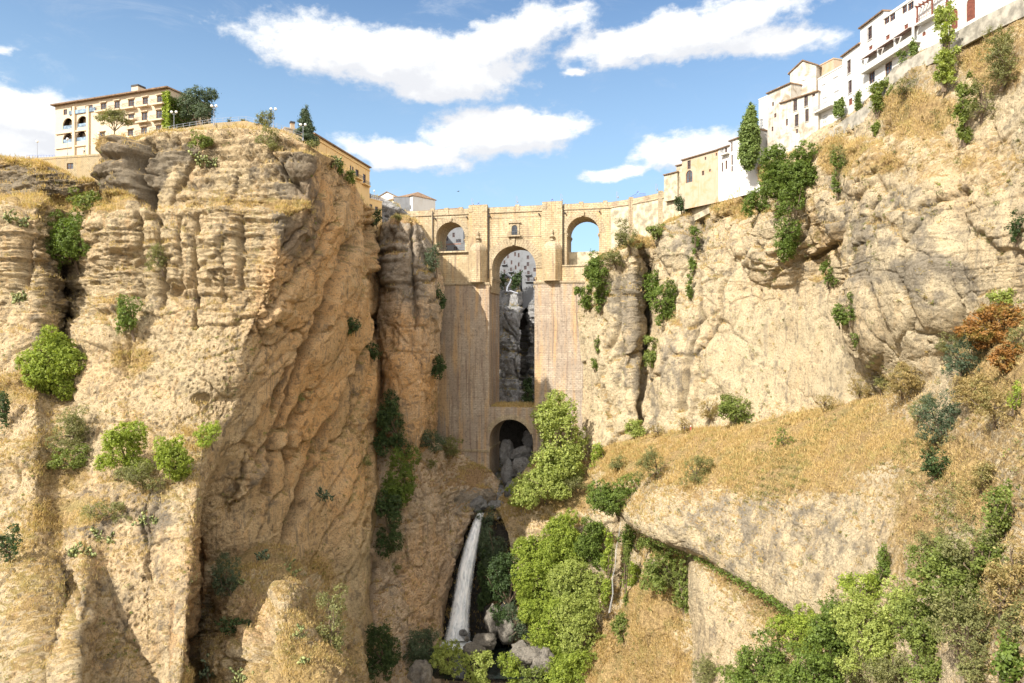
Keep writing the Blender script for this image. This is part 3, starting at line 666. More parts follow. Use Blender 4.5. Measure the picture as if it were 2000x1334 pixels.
# block below the overhang
L = []
col((1325,1050,176),(1335,1090,166),(1342,1150,156),(1350,1260,148),(1355,1420,140))
col((1362,1060,166),(1364,1098,150),(1368,1150,142),(1380,1260,135),(1395,1420,126))
col((1450,1090,150),(1450,1124,140),(1450,1185,129),(1455,1280,122),(1460,1420,114))
col((1545,1160,136),(1545,1190,126),(1545,1240,116),(1550,1310,108),(1550,1420,101))
col((1660,1230,118),(1660,1262,108),(1660,1290,101),(1660,1340,95),(1660,1450,88))
patch('cliff', L, ROCKR, amp=1.0, strata=(.2,0,2000), rough=.5, back=0, seed=28, paint=[(2,1450,1250,120,110,.25),(1,1380,1250,30,70,.4)], grass_up=.8)
# the great wall of the right bank
L = []
col((1150,548,252),(1140,566,236),(1128,620,231),(1132,690,230),(1135,740,229),(1135,800,228),(1140,930,222))
col((1196,490,238),(1190,508,222),(1184,570,218),(1184,640,217),(1178,720,216),(1178,800,216),(1178,900,213))
col((1240,462,230),(1236,474,216),(1234,560,212),(1228,640,210),(1230,720,209),(1228,800,208),(1230,882,205))
col((1262,452,230),(1260,468,222),(1258,560,221),(1258,640,219),(1258,720,214),(1254,800,208),(1254,870,205))
col((1300,432,226),(1296,446,212),(1296,560,210),(1300,640,204),(1300,720,201),(1300,800,200),(1300,866,197))
col((1372,398,218),(1372,410,206),(1370,500,199),(1360,600,193),(1358,700,190),(1358,790,189),(1358,848,186))
col((1450,340,200),(1450,352,190),(1450,450,184),(1450,570,181),(1450,690,178),(1450,780,177),(1450,836,174))
col((1560,276,178),(1560,290,168),(1560,430,163),(1560,540,165),(1560,670,163),(1560,780,160),(1560,826,157))
col((1640,228,166),(1640,242,156),(1636,400,152),(1640,520,154),(1640,660,151),(1640,760,148),(1640,815,146))
col((1672,206,160),(1672,224,151),(1656,400,142),(1654,520,140),(1668,650,138),(1698,730,137),(1705,795,136))
col((1780,110,140),(1780,124,132),(1770,330,125),(1770,500,123),(1775,620,122),(1790,710,123),(1790,790,121))
col((1900,38,128),(1900,52,121),(1900,280,112),(1900,480,109),(1900,590,108),(1905,680,109),(1905,770,107))
col((2010,-18,116),(2010,-3,109),(2010,240,101),(2010,420,97),(2010,560,96),(2010,640,96),(2010,740,93))
col((2180,-130,104),(2180,-115,96),(2180,200,86),(2180,400,82),(2180,560,80),(2180,640,79),(2180,740,77))
col((2700,-400,84),(2700,-380,74),(2700,60,66),(2700,340,63),(2700,520,62),(2700,620,62),(2700,760,60))
patch('cliff', L, ROCKR, amp=1.9, strata=(.30, 380, 600), seed=32, grass_up=.74, back=12, rough=.38,
      blocks=[(1.5,.075,.075,.045,0,1.0,(250,900),0),(.35,.14,.14,.20,0,.3,(300,620),0)], soft=[(1580,690,120,110,.85),(1460,700,90,90,.7),(1800,520,130,200,.35)],
      paint=[(0,1850,180,150,110,.42),(0,1700,320,100,50,.55),(0,1780,230,90,60,.5),(1,1880,120,90,60,.5),(1,1760,160,60,40,.5),(0,1640,300,60,40,.7),(0,1420,390,60,35,.85),(0,1460,345,60,30,.8),(0,1950,90,80,90,.6),(0,1840,330,90,60,.45),(0,1950,320,60,60,.4),
             (0,1600,430,25,50,.5),(0,1240,470,50,16,.9),(0,1300,640,40,50,.3),(0,1190,790,30,50,.4),(0,1330,600,40,40,.3),(0,1520,700,50,90,.22),
             (1,1800,470,150,110,.5),(1,1640,400,60,60,.4),(1,1880,560,90,60,.45),(1,1240,640,40,160,.55),(1,1330,450,60,70,.55),(1,1210,580,40,60,.45),(1,1330,700,40,90,.45),(1,1280,800,20,80,.5),(1,1720,560,60,60,.35),(1,1420,500,80,60,.2),
             (2,1640,470,40,40,.6),(2,1600,480,30,60,.35),(2,1500,560,60,30,.25),(2,1250,620,40,60,.2),(2,1900,330,80,120,.3)],
      cracks=[([(1258,480),(1262,560),(1258,640),(1254,740),(1250,820)],5,4),([(1366,420),(1372,540),(1360,640),(1345,700),(1340,800)],4,3.2),([(1205,500),(1207,560),(1212,620),(1195,700)],4,2.5),([(1240,660),(1230,710)],4,1.5),
              ([(1660,395),(1655,460),(1655,560),(1668,680),(1700,750),(1712,790)],5,4),([(1590,430),(1560,480),(1530,500)],5,3),([(1572,505),(1640,478),(1654,470)],4,3),([(1500,480),(1540,520),(1500,560)],4,1.5),
              ([(1370,620),(1350,640)],4,1.5),([(1430,400),(1425,470)],3,1),([(1480,500),(1460,540)],3,1.2),([(1560,290),(1570,430)],5,1.5)],
      bulges=[(1195,640,26,150,2.5),(1240,640,20,190,2.5),(1180,540,18,50,2),(1310,740,40,120,2.5),(1410,520,50,130,2.0),(1500,470,80,60,3.0),(1520,520,70,40,2.5),(1620,430,40,60,2.5),
              (1780,500,130,260,5),(1900,480,90,200,2),(1700,330,60,60,2),(1700,640,50,100,2.0),(1600,520,30,30,-2.5),(1330,470,50,60,2)])
# gorge continuing behind the bridge
L = []
col((840,620,330),(840,700,322),(840,900,312),(840,1000,300))
col((930,560,340),(935,700,320),(940,820,304),(945,920,290))
col((985,560,334),(984,640,312),(984,720,304),(982,830,292),(980,920,284))if False else col((985,546,334),(984,650,312),(984,780,300),(982,920,286))
col((1012,552,330),(1014,650,308),(1014,780,298),(1010,920,284))
col((1021,590,344),(1022,650,334),(1022,780,320),(1020,920,300))
col((1034,572,330),(1036,660,322),(1036,780,312),(1034,920,290))
col((1060,566,330),(1062,660,318),(1062,780,306),(1062,920,285))
col((1180,560,340),(1180,660,330),(1180,780,310),(1180,920,290))
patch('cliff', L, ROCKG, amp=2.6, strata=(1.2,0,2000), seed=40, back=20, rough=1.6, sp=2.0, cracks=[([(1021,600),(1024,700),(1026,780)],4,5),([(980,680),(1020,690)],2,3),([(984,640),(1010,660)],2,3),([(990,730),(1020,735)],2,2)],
      bulges=[(1002,620,14,26,3),(1000,700,14,40,3),(1004,760,16,30,2)])
# added rock behind the small arch, near-black to stand for the shade inside
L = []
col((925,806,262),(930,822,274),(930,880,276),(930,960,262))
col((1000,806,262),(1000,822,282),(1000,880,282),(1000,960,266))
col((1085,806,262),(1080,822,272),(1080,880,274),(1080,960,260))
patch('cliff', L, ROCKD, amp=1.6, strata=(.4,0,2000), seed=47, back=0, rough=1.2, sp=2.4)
# plateaus of the two banks and the valley floor out to the horizon
def sheet(name, pts, z, m_):
    o = mesh_np(name, [(x, y, z) for x, y in pts], [tuple(range(len(pts)))], m_); tag(o, kind='structure'); return o
EARTH = rock_mat('dry_plateau_earth', (.42, .34, .22), GREY, ORANGE, GRASS, 0, .2, 12)
sheet('ground', [(-2500,236),(-60,236),(-52,300),(-20,380),(-120,3000),(-2500,3000)], 44, EARTH)
sheet('ground', [(62,236),(2500,150),(2500,3000),(600,3000),(60,330)], 30, EARTH)
sheet('ground', [(-6000,-5000),(6000,-5000),(6000,6000),(-6000,6000)], -112, EARTH)
# ---------------------------------------------------------------- wall builder with real openings
def wall(mb, x0, x1, z0, z1, y0, y1, ops, seg=14):
    """solid wall in the local x-z plane between depths y0 (front) and y1 (back); ops = (xa, xb, za, zb, rise): opening with an arched head of the given rise"""
    xs = sorted({x0, x1, *[o[0] for o in ops], *[o[1] for o in ops]}); zs = sorted({z0, z1, *[o[2] for o in ops], *[o[3] for o in ops]})
    xs = [x for x in xs if x0-1e-6 <= x <= x1+1e-6]; zs = [z for z in zs if z0-1e-6 <= z <= z1+1e-6]
    def hole(cx, cz): return any(o[0] < cx < o[1] and o[2] < cz < o[3] for o in ops)
    for i in range(len(xs)-1):
        for j in range(len(zs)-1):
            a, b, c, d = xs[i], xs[i+1], zs[j], zs[j+1]
            if hole((a+b)/2, (c+d)/2): continue
            mb.add([(a,y0,c),(b,y0,c),(b,y0,d),(a,y0,d)], [(0,1,2,3)])
            mb.add([(a,y1,c),(b,y1,c),(b,y1,d),(a,y1,d)], [(3,2,1,0)])
    for (a, b, c, d, r) in ops:
        pts = [(a, c)]
        if r > 0:
            cx = (a+b)/2; hw = (b-a)/2
            arc = [(cx-hw*math.cos(math.pi*k/seg), d-r+r*math.sin(math.pi*k/seg)) for k in range(seg+1)]
            for k in range(seg):
                (ax, az), (bx, bz) = arc[k], arc[k+1]
                for y, rev in ((y0, 0), (y1, 1)):
                    q = [(ax,y,az),(bx,y,bz),(bx,y,d),(ax,y,d)]
                    mb.add(q, [(3,2,1,0) if rev else (0,1,2,3)])
            pts += arc
        else: pts += [(a, d), (b, d)]
        pts += [(b, c)]
        for k in range(len(pts)):
            (ax, az), (bx, bz) = pts[k], pts[(k+1) % len(pts)]
            if k == len(pts)-1 and c <= z0+1e-6: continue
            if math.hypot(ax-bx, az-bz) < 1e-6: continue
            mb.add([(ax,y0,az),(bx,y0,bz),(bx,y1,bz),(ax,y1,az)], [(0,3,2,1)])
    mb.add([(x0,y0,z1),(x1,y0,z1),(x1,y1,z1),(x0,y1,z1)], [(0,1,2,3)])
    for i in range(len(xs)-1):
        a, b = xs[i], xs[i+1]
        if not any(o[0] < (a+b)/2 < o[1] and o[2] <= z0+1e-6 for o in ops): mb.add([(a,y0,z0),(b,y0,z0),(b,y1,z0),(a,y1,z0)], [(3,2,1,0)])
    mb.add([(x0,y0,z0),(x0,y1,z0),(x0,y1,z1),(x0,y0,z1)], [(3,2,1,0)]); mb.add([(x1,y0,z0),(x1,y1,z0),(x1,y1,z1),(x1,y0,z1)], [(0,1,2,3)])
    return mb
def arch_ring(mb, cx, zc, r, w, y0, y1, n=25, a0=0, a1=math.pi, gap=.035, sx=1.0):
    for k in range(n):
        p = a0+(a1-a0)*(k+gap)/n; q = a0+(a1-a0)*(k+1-gap)/n
        pts = [(cx-r*sx*math.cos(p), zc+r*math.sin(p)), (cx-r*sx*math.cos(q), zc+r*math.sin(q)), (cx-(r*sx+w)*math.cos(q), zc+(r+w)*math.sin(q)), (cx-(r*sx+w)*math.cos(p), zc+(r+w)*math.sin(p))]
        mb.slab(pts, y0, y1)

# ---------------------------------------------------------------- the bridge
BT = R(13.0); B0 = np.array([.5, 240.0]); BU_ = np.array([math.cos(BT), -math.sin(BT)]); BN = np.array([math.sin(BT), math.cos(BT)])
def bs(px, off=0.0):            # photo column -> distance along the bridge on the plane at depth off
    k = (px-1000)/F; o = B0+BN*off
    return (k*o[1]-o[0])/(BU_[0]-k*BU_[1])
def bz(px, py, off=0.0):
    s = bs(px, off); Y = (B0+BN*off+BU_*s)[1]; return (667-py)/F*Y
bridge = empty('stone_bridge', (B0[0], B0[1], 0), -BT, 'tall three arched stone bridge spanning the gorge between the two cliffs', 'bridge')
TH = 11.0; ZT = 47.5; ZR = 45.4       # thickness, parapet top, road
sL0, sA0, sA1, sP0, sP1 = bs(783), bs(852), bs(908), bs(917), bs(953)
sC0, sC1, sQ0, sQ1, sR0, sR1, sE = bs(961), bs(1047), bs(1060), bs(1099), bs(1107), bs(1170), bs(1182)
z_led = bz(900, 556); z_lout = bz(880, 491); z_rout = bz(1140, 520)
# upper storey
mb = MB(); wall(mb, sL0, sP0, z_led-3, ZR, 0, TH, [(sA0, sA1, z_lout, bz(880, 434), (sA1-sA0)/2)])
mb.build('upper_wall', STONE, bridge)
mb = MB(); wall(mb, sP0+.003, sQ1-.003, z_led-3, ZR, .002, TH-.002, [(sC0, sC1, z_led-3, bz(1003, 480.5), (sC1-sC0)/2)])
mb.build('upper_wall', STONE, bridge)
mb = MB(); wall(mb, sQ1, sE+3, z_led-3, ZR, 0, TH, [(sR0, sR1, z_rout, bz(1138, 423), (sR1-sR0)/2)])
mb.build('upper_wall', STONE, bridge)
# lower storey: two great piers, joined at the foot by the small arch
zl1 = bz(1003, 795); zf = -62.0
mb = MB(); wall(mb, bs(850), bs(958), zf, z_led, -1.8, TH+1.8, []); mb.build('pier', STONE_LOW, bridge)
mb = MB(); wall(mb, bs(1046), bs(1147), zf, z_led, -1.8, TH+1.8, []); mb.build('pier', STONE_LOW, bridge)
sl0, sl1 = bs(957.9)+.003, bs(1046)-.003
mb = MB(); wall(mb, sl0, sl1, zf, zl1, -1.75, TH+1.75, [(sl0+.02, bs(1041, -1.75), zf, bz(1000, 818), (bs(1041)-sl0)/2)], 20)
mb.build('lower_arch_wall', STONE_LOW, bridge)
mb = MB(); arch_ring(mb, (sl0+bs(1041))/2, bz(1000, 818)-(bs(1041)-sl0)/2, (bs(1041)-sl0)/2-.02, 1.7, -1.95, -1.70, 27, R(20), R(160)); mb.build('arch_ring', STONE_TRIM, bridge)
# string courses, the sill under the tall opening, imposts
def course(name, x0, x1, z, h, y, pr, m_=STONE_TRIM):
    b = MB(); b.box(x0, x1, y-pr, y+.3, z, z+h); b.box(x0, x1, y-pr*.55, y+.3, z-h*.6, z-.001); return b.build(name, m_, bridge)
course('string_course', bs(850), bs(958)+.25, z_led-.1, .55, -1.8, .45); course('string_course', bs(1046)-.25, bs(1147), z_led-.1, .55, -1.8, .45)
course('string_course', bs(850), bs(958)+.25, bz(900, 878), .6, -1.8, .35)
for py in (737, 775): course('string_course', bs(858), bs(958)-.1, bz(900, py), .22, -1.8, .10, STONE_LOW)
course('string_course', bs(1050), bs(1140), bz(1100, 762), .25, -1.8, .12, STONE_LOW)
def impost(x, inward, z, y0, y1, h=.8, pr=.4):
    b = MB(); a, c = (x-.02, x+pr) if inward > 0 else (x-pr, x+.02); b.box(a, c, y0-pr, y1+pr, z, z+h); b.box(*((a, c-.2) if inward > 0 else (a+.2, c)), y0-pr*.5, y1+pr*.5, z-h*.7, z-.002); b.build('impost', STONE_TRIM, bridge)
impost(sC0, 1, bz(961, 545), 0, TH); impost(sC1, -1, bz(1047, 545), 0, TH)
impost(bs(958), 1, bz(958, 562), -1.8, TH+1.8, .7, .35); impost(bs(1046), -1, bz(1046, 562), -1.8, TH+1.8, .7, .35)
impost(bs(958), 1, bz(958, 876), -1.8, TH+1.8, .7, .35)
impost(sA0, 1, bz(852, 478), 0, TH, .6, .3); impost(sA1, -1, bz(908, 470), 0, TH, .6, .3)
impost(sR0, 1, bz(1107, 460), 0, TH, .7, .4); impost(sR1, -1, bz(1170, 460), 0, TH, .7, .4)
# rings of voussoirs, slightly proud
mb = MB(); arch_ring(mb, (sC0+sC1)/2, bz(1003, 480.5)-(sC1-sC0)/2, (sC1-sC0)/2+.01, 3.0, -.28, .2, 31); mb.build('arch_ring', STONE_TRIM, bridge)
mb = MB(); arch_ring(mb, (sA0+sA1)/2, bz(880, 434)-(sA1-sA0)/2, (sA1-sA0)/2+.01, 1.9, -.16, .2, 23); mb.build('arch_ring', STONE_TRIM, bridge)
mb = MB(); arch_ring(mb, (sR0+sR1)/2, bz(1138, 423)-(sR1-sR0)/2, (sR1-sR0)/2+.01, 1.9, -.16, .2, 23); mb.build('arch_ring', STONE_TRIM, bridge)
for px, py, h in ((1003, 478, 2.0), (880, 432, 1.2), (1138, 421, 1.3)):
    c = bs(px); z = bz(px, py); MB().slab([(c-.45, z-.2), (c+.45, z-.2), (c+.65, z+h), (c-.65, z+h)], -.75, .1).build('keystone', STONE_TRIM, bridge)
# pilasters either side of the great arch
for a, b in ((sP0, sP1), (sQ0, sQ1)): MB().box(a, b, -1.1, -.001, z_led, ZT+.9).build('pilaster', STONE, bridge)
MB().box(bs(843.5), bs(846), -.35, -.001, z_lout-6, ZT).build('pilaster', STONE_TRIM, bridge)
for px in (1104.5, 1172.5): pass
# half round buttresses with domed caps
for (pa, pb, ptop, pfin) in ((917.5, 951, 474, 453), (1060.5, 1097, 471, 447)):
    a, b = bs(pa, -1), bs(pb, -1); c = (a+b)/2; hw = (b-a)/2; zc = bz((pa+pb)/2, ptop); zs = zc-3.3
    ft = hw*.22
    body = [(c-hw, -.9), (c-hw, -1.6), (c-ft*2.2, -4.2), (c+ft*2.2, -4.2), (c+hw, -1.6), (c+hw, -.9)]
    m = MB(); m.prism(body, z_led+.45, zs); m.build('buttress', STONE, bridge)
    m = MB(); vs = []; rings = 9
    for k in range(rings+1):
        q = k/rings*R(84); f = math.cos(q); z = zs+3.3*math.sin(q)
        vs += [(c+(x-c)*f, -.9+(y+.9)*f, z) for x, y in body]
    fs = [(i*6+j, i*6+(j+1) % 6, (i+1)*6+(j+1) % 6, (i+1)*6+j) for i in range(rings) for j in range(6)]+[tuple(range(rings*6, rings*6+6))]
    m.add(vs, fs); m.build('domed_cap', STONE_TRIM, bridge)
    m = MB(); m.lathe((c, -1.6, zc-.15), [(.55,0),(.75,.3),(.35,.7),(.3,1.0),(.85,1.3),(.9,1.6),(.4,2.0),(.25,2.3),(.4,2.9),(.42,3.3),(.22,3.9),(.05,4.4)], 10); m.build('finial', STONE_TRIM, bridge)
# parapet with cornice, piers and drain spouts
def strip(nm, m_, x0, x1, z0, z1, y0, y1): return MB().box(x0, x1, y0, y1, z0, z1).build(nm, m_, bridge)
strip('cornice', STONE_TRIM, sL0, sP0-.05, ZR+.002, ZR+.45, -.35, .6); strip('cornice', STONE_TRIM, sP1+.05, sQ0-.05, ZR+.002, ZR+.45, -.35, .6); strip('cornice', STONE_TRIM, sQ1+.05, sE+2.5, ZR+.002, ZR+.45, -.35, .6)
for a, b in ((sL0, sP0-.05), (sP1+.05, sQ0-.05), (sQ1+.05, sE+2.5)):
    strip('parapet', STONE_TRIM, a, b, ZR+.453, ZT, 0, .45)
strip('parapet', STONE_TRIM, sL0, sE+2.5, ZR+.01, ZT, TH-.45, TH)
for px in (844.5, 872, 900, 921, 953-4, 1010, 1064.5, 1094, 1135, 1182): strip('parapet_pier', STONE_TRIM, bs(px)-.75, bs(px)+.75, ZR+.5, ZT+.55, -.18 if px not in (921, 949, 1064.5, 1094) else -1.25, .62)
for px in (850, 912, 957, 1053, 1104, 1171):
    x = bs(px); z = ZR-1.0; MB().tube([(x, .3, z), (x, -.9, z-.05)], .28, 7).build('drain_spout', SLATEC, bridge)
# recessed panel mouldings
def line_(px0, py0, px1, py1, w=.16): 
    x0, x1 = sorted((bs(px0), bs(px1))); z0, z1 = sorted((bz(px0, py0), bz(px1, py1)))
    return (x0-w/2, x1+w/2, z0-w/2, z1+w/2)
for q in ((959,425,959,463),(959,425,998,425),(1012,422,1054,422),(1055,422,1055,462),(955,463,993,463),(1018,461,1058,461),(847,424,913,424),(849,424,849,478),(912,424,912,470),(1106,412,1170,412),(1105,412,1105,456)):
    a, b, c, d = line_(*q); MB().box(a, b, -.12, -.003, c, d).build('panel_moulding', STONE_TRIM, bridge)
for px in (845.2, 953.8, 1099.5):
    m = MB(); x = bs(px, -.5); m.tube([(x, -.55, ZT-.6), (x, -.55, z_led+2 if px != 845.2 else z_lout-1)], .17, 6); m.build('shadow_edge', SLATEC, bridge)  # dark tubes standing for the shadow edges of the pilasters
# the little room's window above the great arch, with pediment and balcony
cx = bs(1005.2); zb = bz(1005, 460); w2 = 1.05; ztop = bz(1005, 440)
win = MB(); wall(win, cx-1.75, cx+1.75, zb, bz(1005, 436), -.35, -.004, [(cx-w2, cx+w2, zb+.01, ztop, w2)]); wo_ = win.build('window', STONE_TRIM, bridge)
MB().box(cx-w2, cx+w2, -.10, -.05, zb, ztop).build('pane', GLASS, wo_)
m = MB()
for k in range(5): m.box(cx-w2+k*w2/2-.03, cx-w2+k*w2/2+.03, -.30, -.24, zb, ztop-.1)
for k in range(5): m.box(cx-w2, cx+w2, -.31, -.25, zb+.4+k*.75, zb+.46+k*.75)
m.build('grille', IRON, wo_)
zp = bz(1005, 436)
MB().slab([(cx-2.2, zp+.005), (cx+2.2, zp+.005), (cx+2.2, zp+.35), (cx, zp+1.5), (cx-2.2, zp+.35)], -.75, -.004).build('pediment', STONE_TRIM, bridge)
bal = MB().box(cx-2.3, cx+2.3, -1.4, -.005, zb-.5, zb-.02).build('balcony', STONE_TRIM, bridge)
m = MB()
for k in range(15): m.box(cx-2.2+k*4.4/14-.03, cx-2.2+k*4.4/14+.03, -1.35, -1.29, zb-.02, zb+1.0)
m.box(cx-2.25, cx+2.25, -1.37, -1.27, zb+1.0, zb+1.08); m.build('railing', IRON, bal)
# walls closing the feet of the side arches
m = MB(); wall(m, sR0-1, sR1+1, bz(1140, 548), bz(1140, 488), 5.0, 5.8, []); m.build('infill_wall', RENDER_CREAM, bridge)
m = MB(); m.box(sA0-.5, sP0-.1, -.9, .5, z_lout-.6, z_lout); m.box(sA0-.5, sA0+1.2, -.9, -.5, z_lout, z_lout+1.5); m.build('ledge', STONE_TRIM, bridge)
m = MB(); n_ = 14
for k in range(n_): x = sA0+(sA1-sA0)*(k+.5)/n_; m.box(x-.03, x+.03, .3, .36, z_lout, z_lout+1.2)
m.box(sA0, sA1, .28, .38, z_lout+1.2, z_lout+1.28); m.build('railing', IRON, bridge)
strip('ledge', STONE_TRIM, sQ1, bs(1147), bz(1120, 521), bz(1120, 518), -1.5, -.003); strip('ledge', STONE, sQ1, bs(1147), z_led+.46, bz(1120, 521)-.003, -1.2, -.004)

# blue railings and lamp posts on the bridge
def blue_rail(pa, pb, which, off=.5):
    a, b = bs(pa, off), bs(pb, off); p = B0+BU_*a+BN*off; L_ = b-a
    r = empty('ornamental_railing', (p[0], p[1], ZR+.8), -BT, which, 'railing', 'blue ornamental railings along the bridge')
    m = MB(); n = int(L_/.28)
    for k in range(n+1): x = L_*k/n; m.box(x-.03, x+.03, -.03, .03, 0, 2.0+.35*math.sin(math.pi*k/n))
    m.box(0, L_, -.04, .04, .2, .3); m.build('bars', BLUEIRON, r)
    m = MB(); 
    for x0, x1, z0, z1 in [(0, L_, 1.55, 1.66), (0, L_, .9, .98)]: m.box(x0, x1, -.045, .045, z0, z1)
    pts = [(x*L_/20, 0, 2.05+.55*math.sin(math.pi*x/20)+(.5 if abs(x-10) < 2 else 0)) for x in range(21)]; m.tube(pts, .09, 5)
    m.lathe((L_/2, 0, 2.95), [(.05,0),(.3,.25),(.12,.55),(.02,.9)], 6)
    for sx in (.25, .75): m.lathe((L_*sx, 0, 2.35), [(.05,0),(.18,.2),(.02,.5)], 6)
    m.build('crest', BLUEIRON, r)
blue_rail(923, 946, 'blue ornamental railing over the left pier of the bridge')
blue_rail(1066, 1091, 'blue ornamental railing over the right pier of the bridge')
def bracket_lamp(x, y, z, h, rz, label):
    r = empty('street_lamp', (x, y, z), rz, label, 'street lamp', 'bracket lamps along the bridge parapet')
    m = MB(); m.lathe((0,0,0), [(.22,0),(.22,.5),(.1,.7),(.07,1.0),(.06,h)], 8); m.build('pole', GREYIRON, r)
    m = MB(); m.tube([(0,0,h*.62),(.35,0,h*.66),(.55,0,h*.8),(.45,0,h*.94),(0,0,h)], .05, 5); m.build('bracket', GREYIRON, r)
    l = MB().lathe((.55,0,h*.55), [(.06,0),(.2,.1),(.26,.5),(.12,.65),(.03,.75)], 6).build('lantern', GREYIRON, r)
for px, txt in ((920, 'bracket street lamp at the left pier, beside the left blue railing'), (1007, 'bracket street lamp above the middle of the great arch'), (1094.5, 'bracket street lamp at the right pier, beside the right blue railing')):
    p = B0+BU_*bs(px)+BN*.9; bracket_lamp(p[0], p[1], ZR+.3, 5.6, -BT, txt)

# approach wall on the right bank
AP = [(1180, 234.0), (1232, 227.5), (1290, 218), (1345, 208.5), (1398, 197)]
ap_xy = [((p-1000)/F*D, D) for p, D in AP]
aw = empty('retaining_wall', (ap_xy[0][0], ap_xy[0][1], 0), 0, 'pale approach wall curving from the bridge up to the houses on the right', 'wall')
def wallpath(nm, m_, pts, z0s, z1s, t, off=0.0, parent=None):
    V = []; Fc = []; n = len(pts); o = (parent.location.x, parent.location.y, parent.location.z) if parent else (0, 0, 0)
    for i in range(n):
        a = np.array(pts[max(0, i-1)]); b = np.array(pts[min(n-1, i+1)]); d = (b-a)/np.linalg.norm(b-a); nr = np.array([-d[1], d[0]])
        if nr @ np.array(pts[i]) < 0: nr = -nr
        for k, zz in ((off, z0s[i]), (off, z1s[i]), (off+t, z1s[i]), (off+t, z0s[i])): V.append((pts[i][0]+nr[0]*k-o[0], pts[i][1]+nr[1]*k-o[1], zz-o[2]))
    for i in range(n-1):
        for k in range(4): Fc.append((i*4+k, i*4+(k+1) % 4, (i+1)*4+(k+1) % 4, (i+1)*4+k))
    Fc += [(3,2,1,0), ((n-1)*4, (n-1)*4+1, (n-1)*4+2, (n-1)*4+3)]
    return mesh_np(nm, V, Fc, m_, parent)
zt = [47.5, 47.5, 47.5, 47.9, 48.6]
wallpath('rendered_wall', RENDER_CREAM, ap_xy, [22, 30, 33, 36, 38], [z-2.0 for z in zt], 2.5, 0, aw)
wallpath('cornice', STONE_TRIM, ap_xy, [z-1.99 for z in zt], [z-1.6 for z in zt], 1.2, -.25, aw)
wallpath('parapet', STONE_TRIM, ap_xy, [z-1.59 for z in zt], zt, .5, 0, aw)
for i in (1, 2, 3):
    x, y = ap_xy[i]; m = MB().box(x-.7-ap_xy[0][0], x+.7-ap_xy[0][0], y-.75-ap_xy[0][1], y+.4-ap_xy[0][1], 32, zt[i]+.5); m.build('pilaster', STONE_TRIM, aw)
p = np.array(ap_xy[1])*.55+np.array(ap_xy[2])*.45
# third blue railing and the lamps on the approach
def at_path(px):
    for i in range(len(AP)-1):
        if AP[i][0] <= px <= AP[i+1][0]: t = (px-AP[i][0])/(AP[i+1][0]-AP[i][0]); D = AP[i][1]*(1-t)+AP[i+1][1]*t; return (px-1000)/F*D, D
x0, y0 = at_path(1232); x1, y1 = at_path(1261); ang_ = math.atan2(y1-y0, x1-x0); L_ = math.hypot(x1-x0, y1-y0)
r = empty('ornamental_railing', (x0, y0+.5, ZR+.9), ang_, 'blue ornamental railing on the approach wall right of the bridge', 'railing', 'blue ornamental railings along the bridge')
m = MB()
for k in range(19): x = L_*k/18; m.box(x-.03, x+.03, -.03, .03, 0, 2.0+.35*math.sin(math.pi*k/18))
m.build('bars', BLUEIRON, r); m = MB(); m.tube([(x*L_/20, 0, 2.05+.55*math.sin(math.pi*x/20)+(.5 if abs(x-10) < 2 else 0)) for x in range(21)], .09, 5); m.box(0, L_, -.045, .045, 1.5, 1.62)
m.lathe((L_/2, 0, 2.95), [(.05,0),(.3,.25),(.12,.55),(.02,.9)], 6); m.build('crest', BLUEIRON, r)
for px, txt in ((1205, 'bracket street lamp just right of the third arch'), (1282, 'bracket street lamp on the approach wall near the cream house')):
    x, y = at_path(px); bracket_lamp(x, y+.9, ZR+.3, 5.2, -.5, txt)
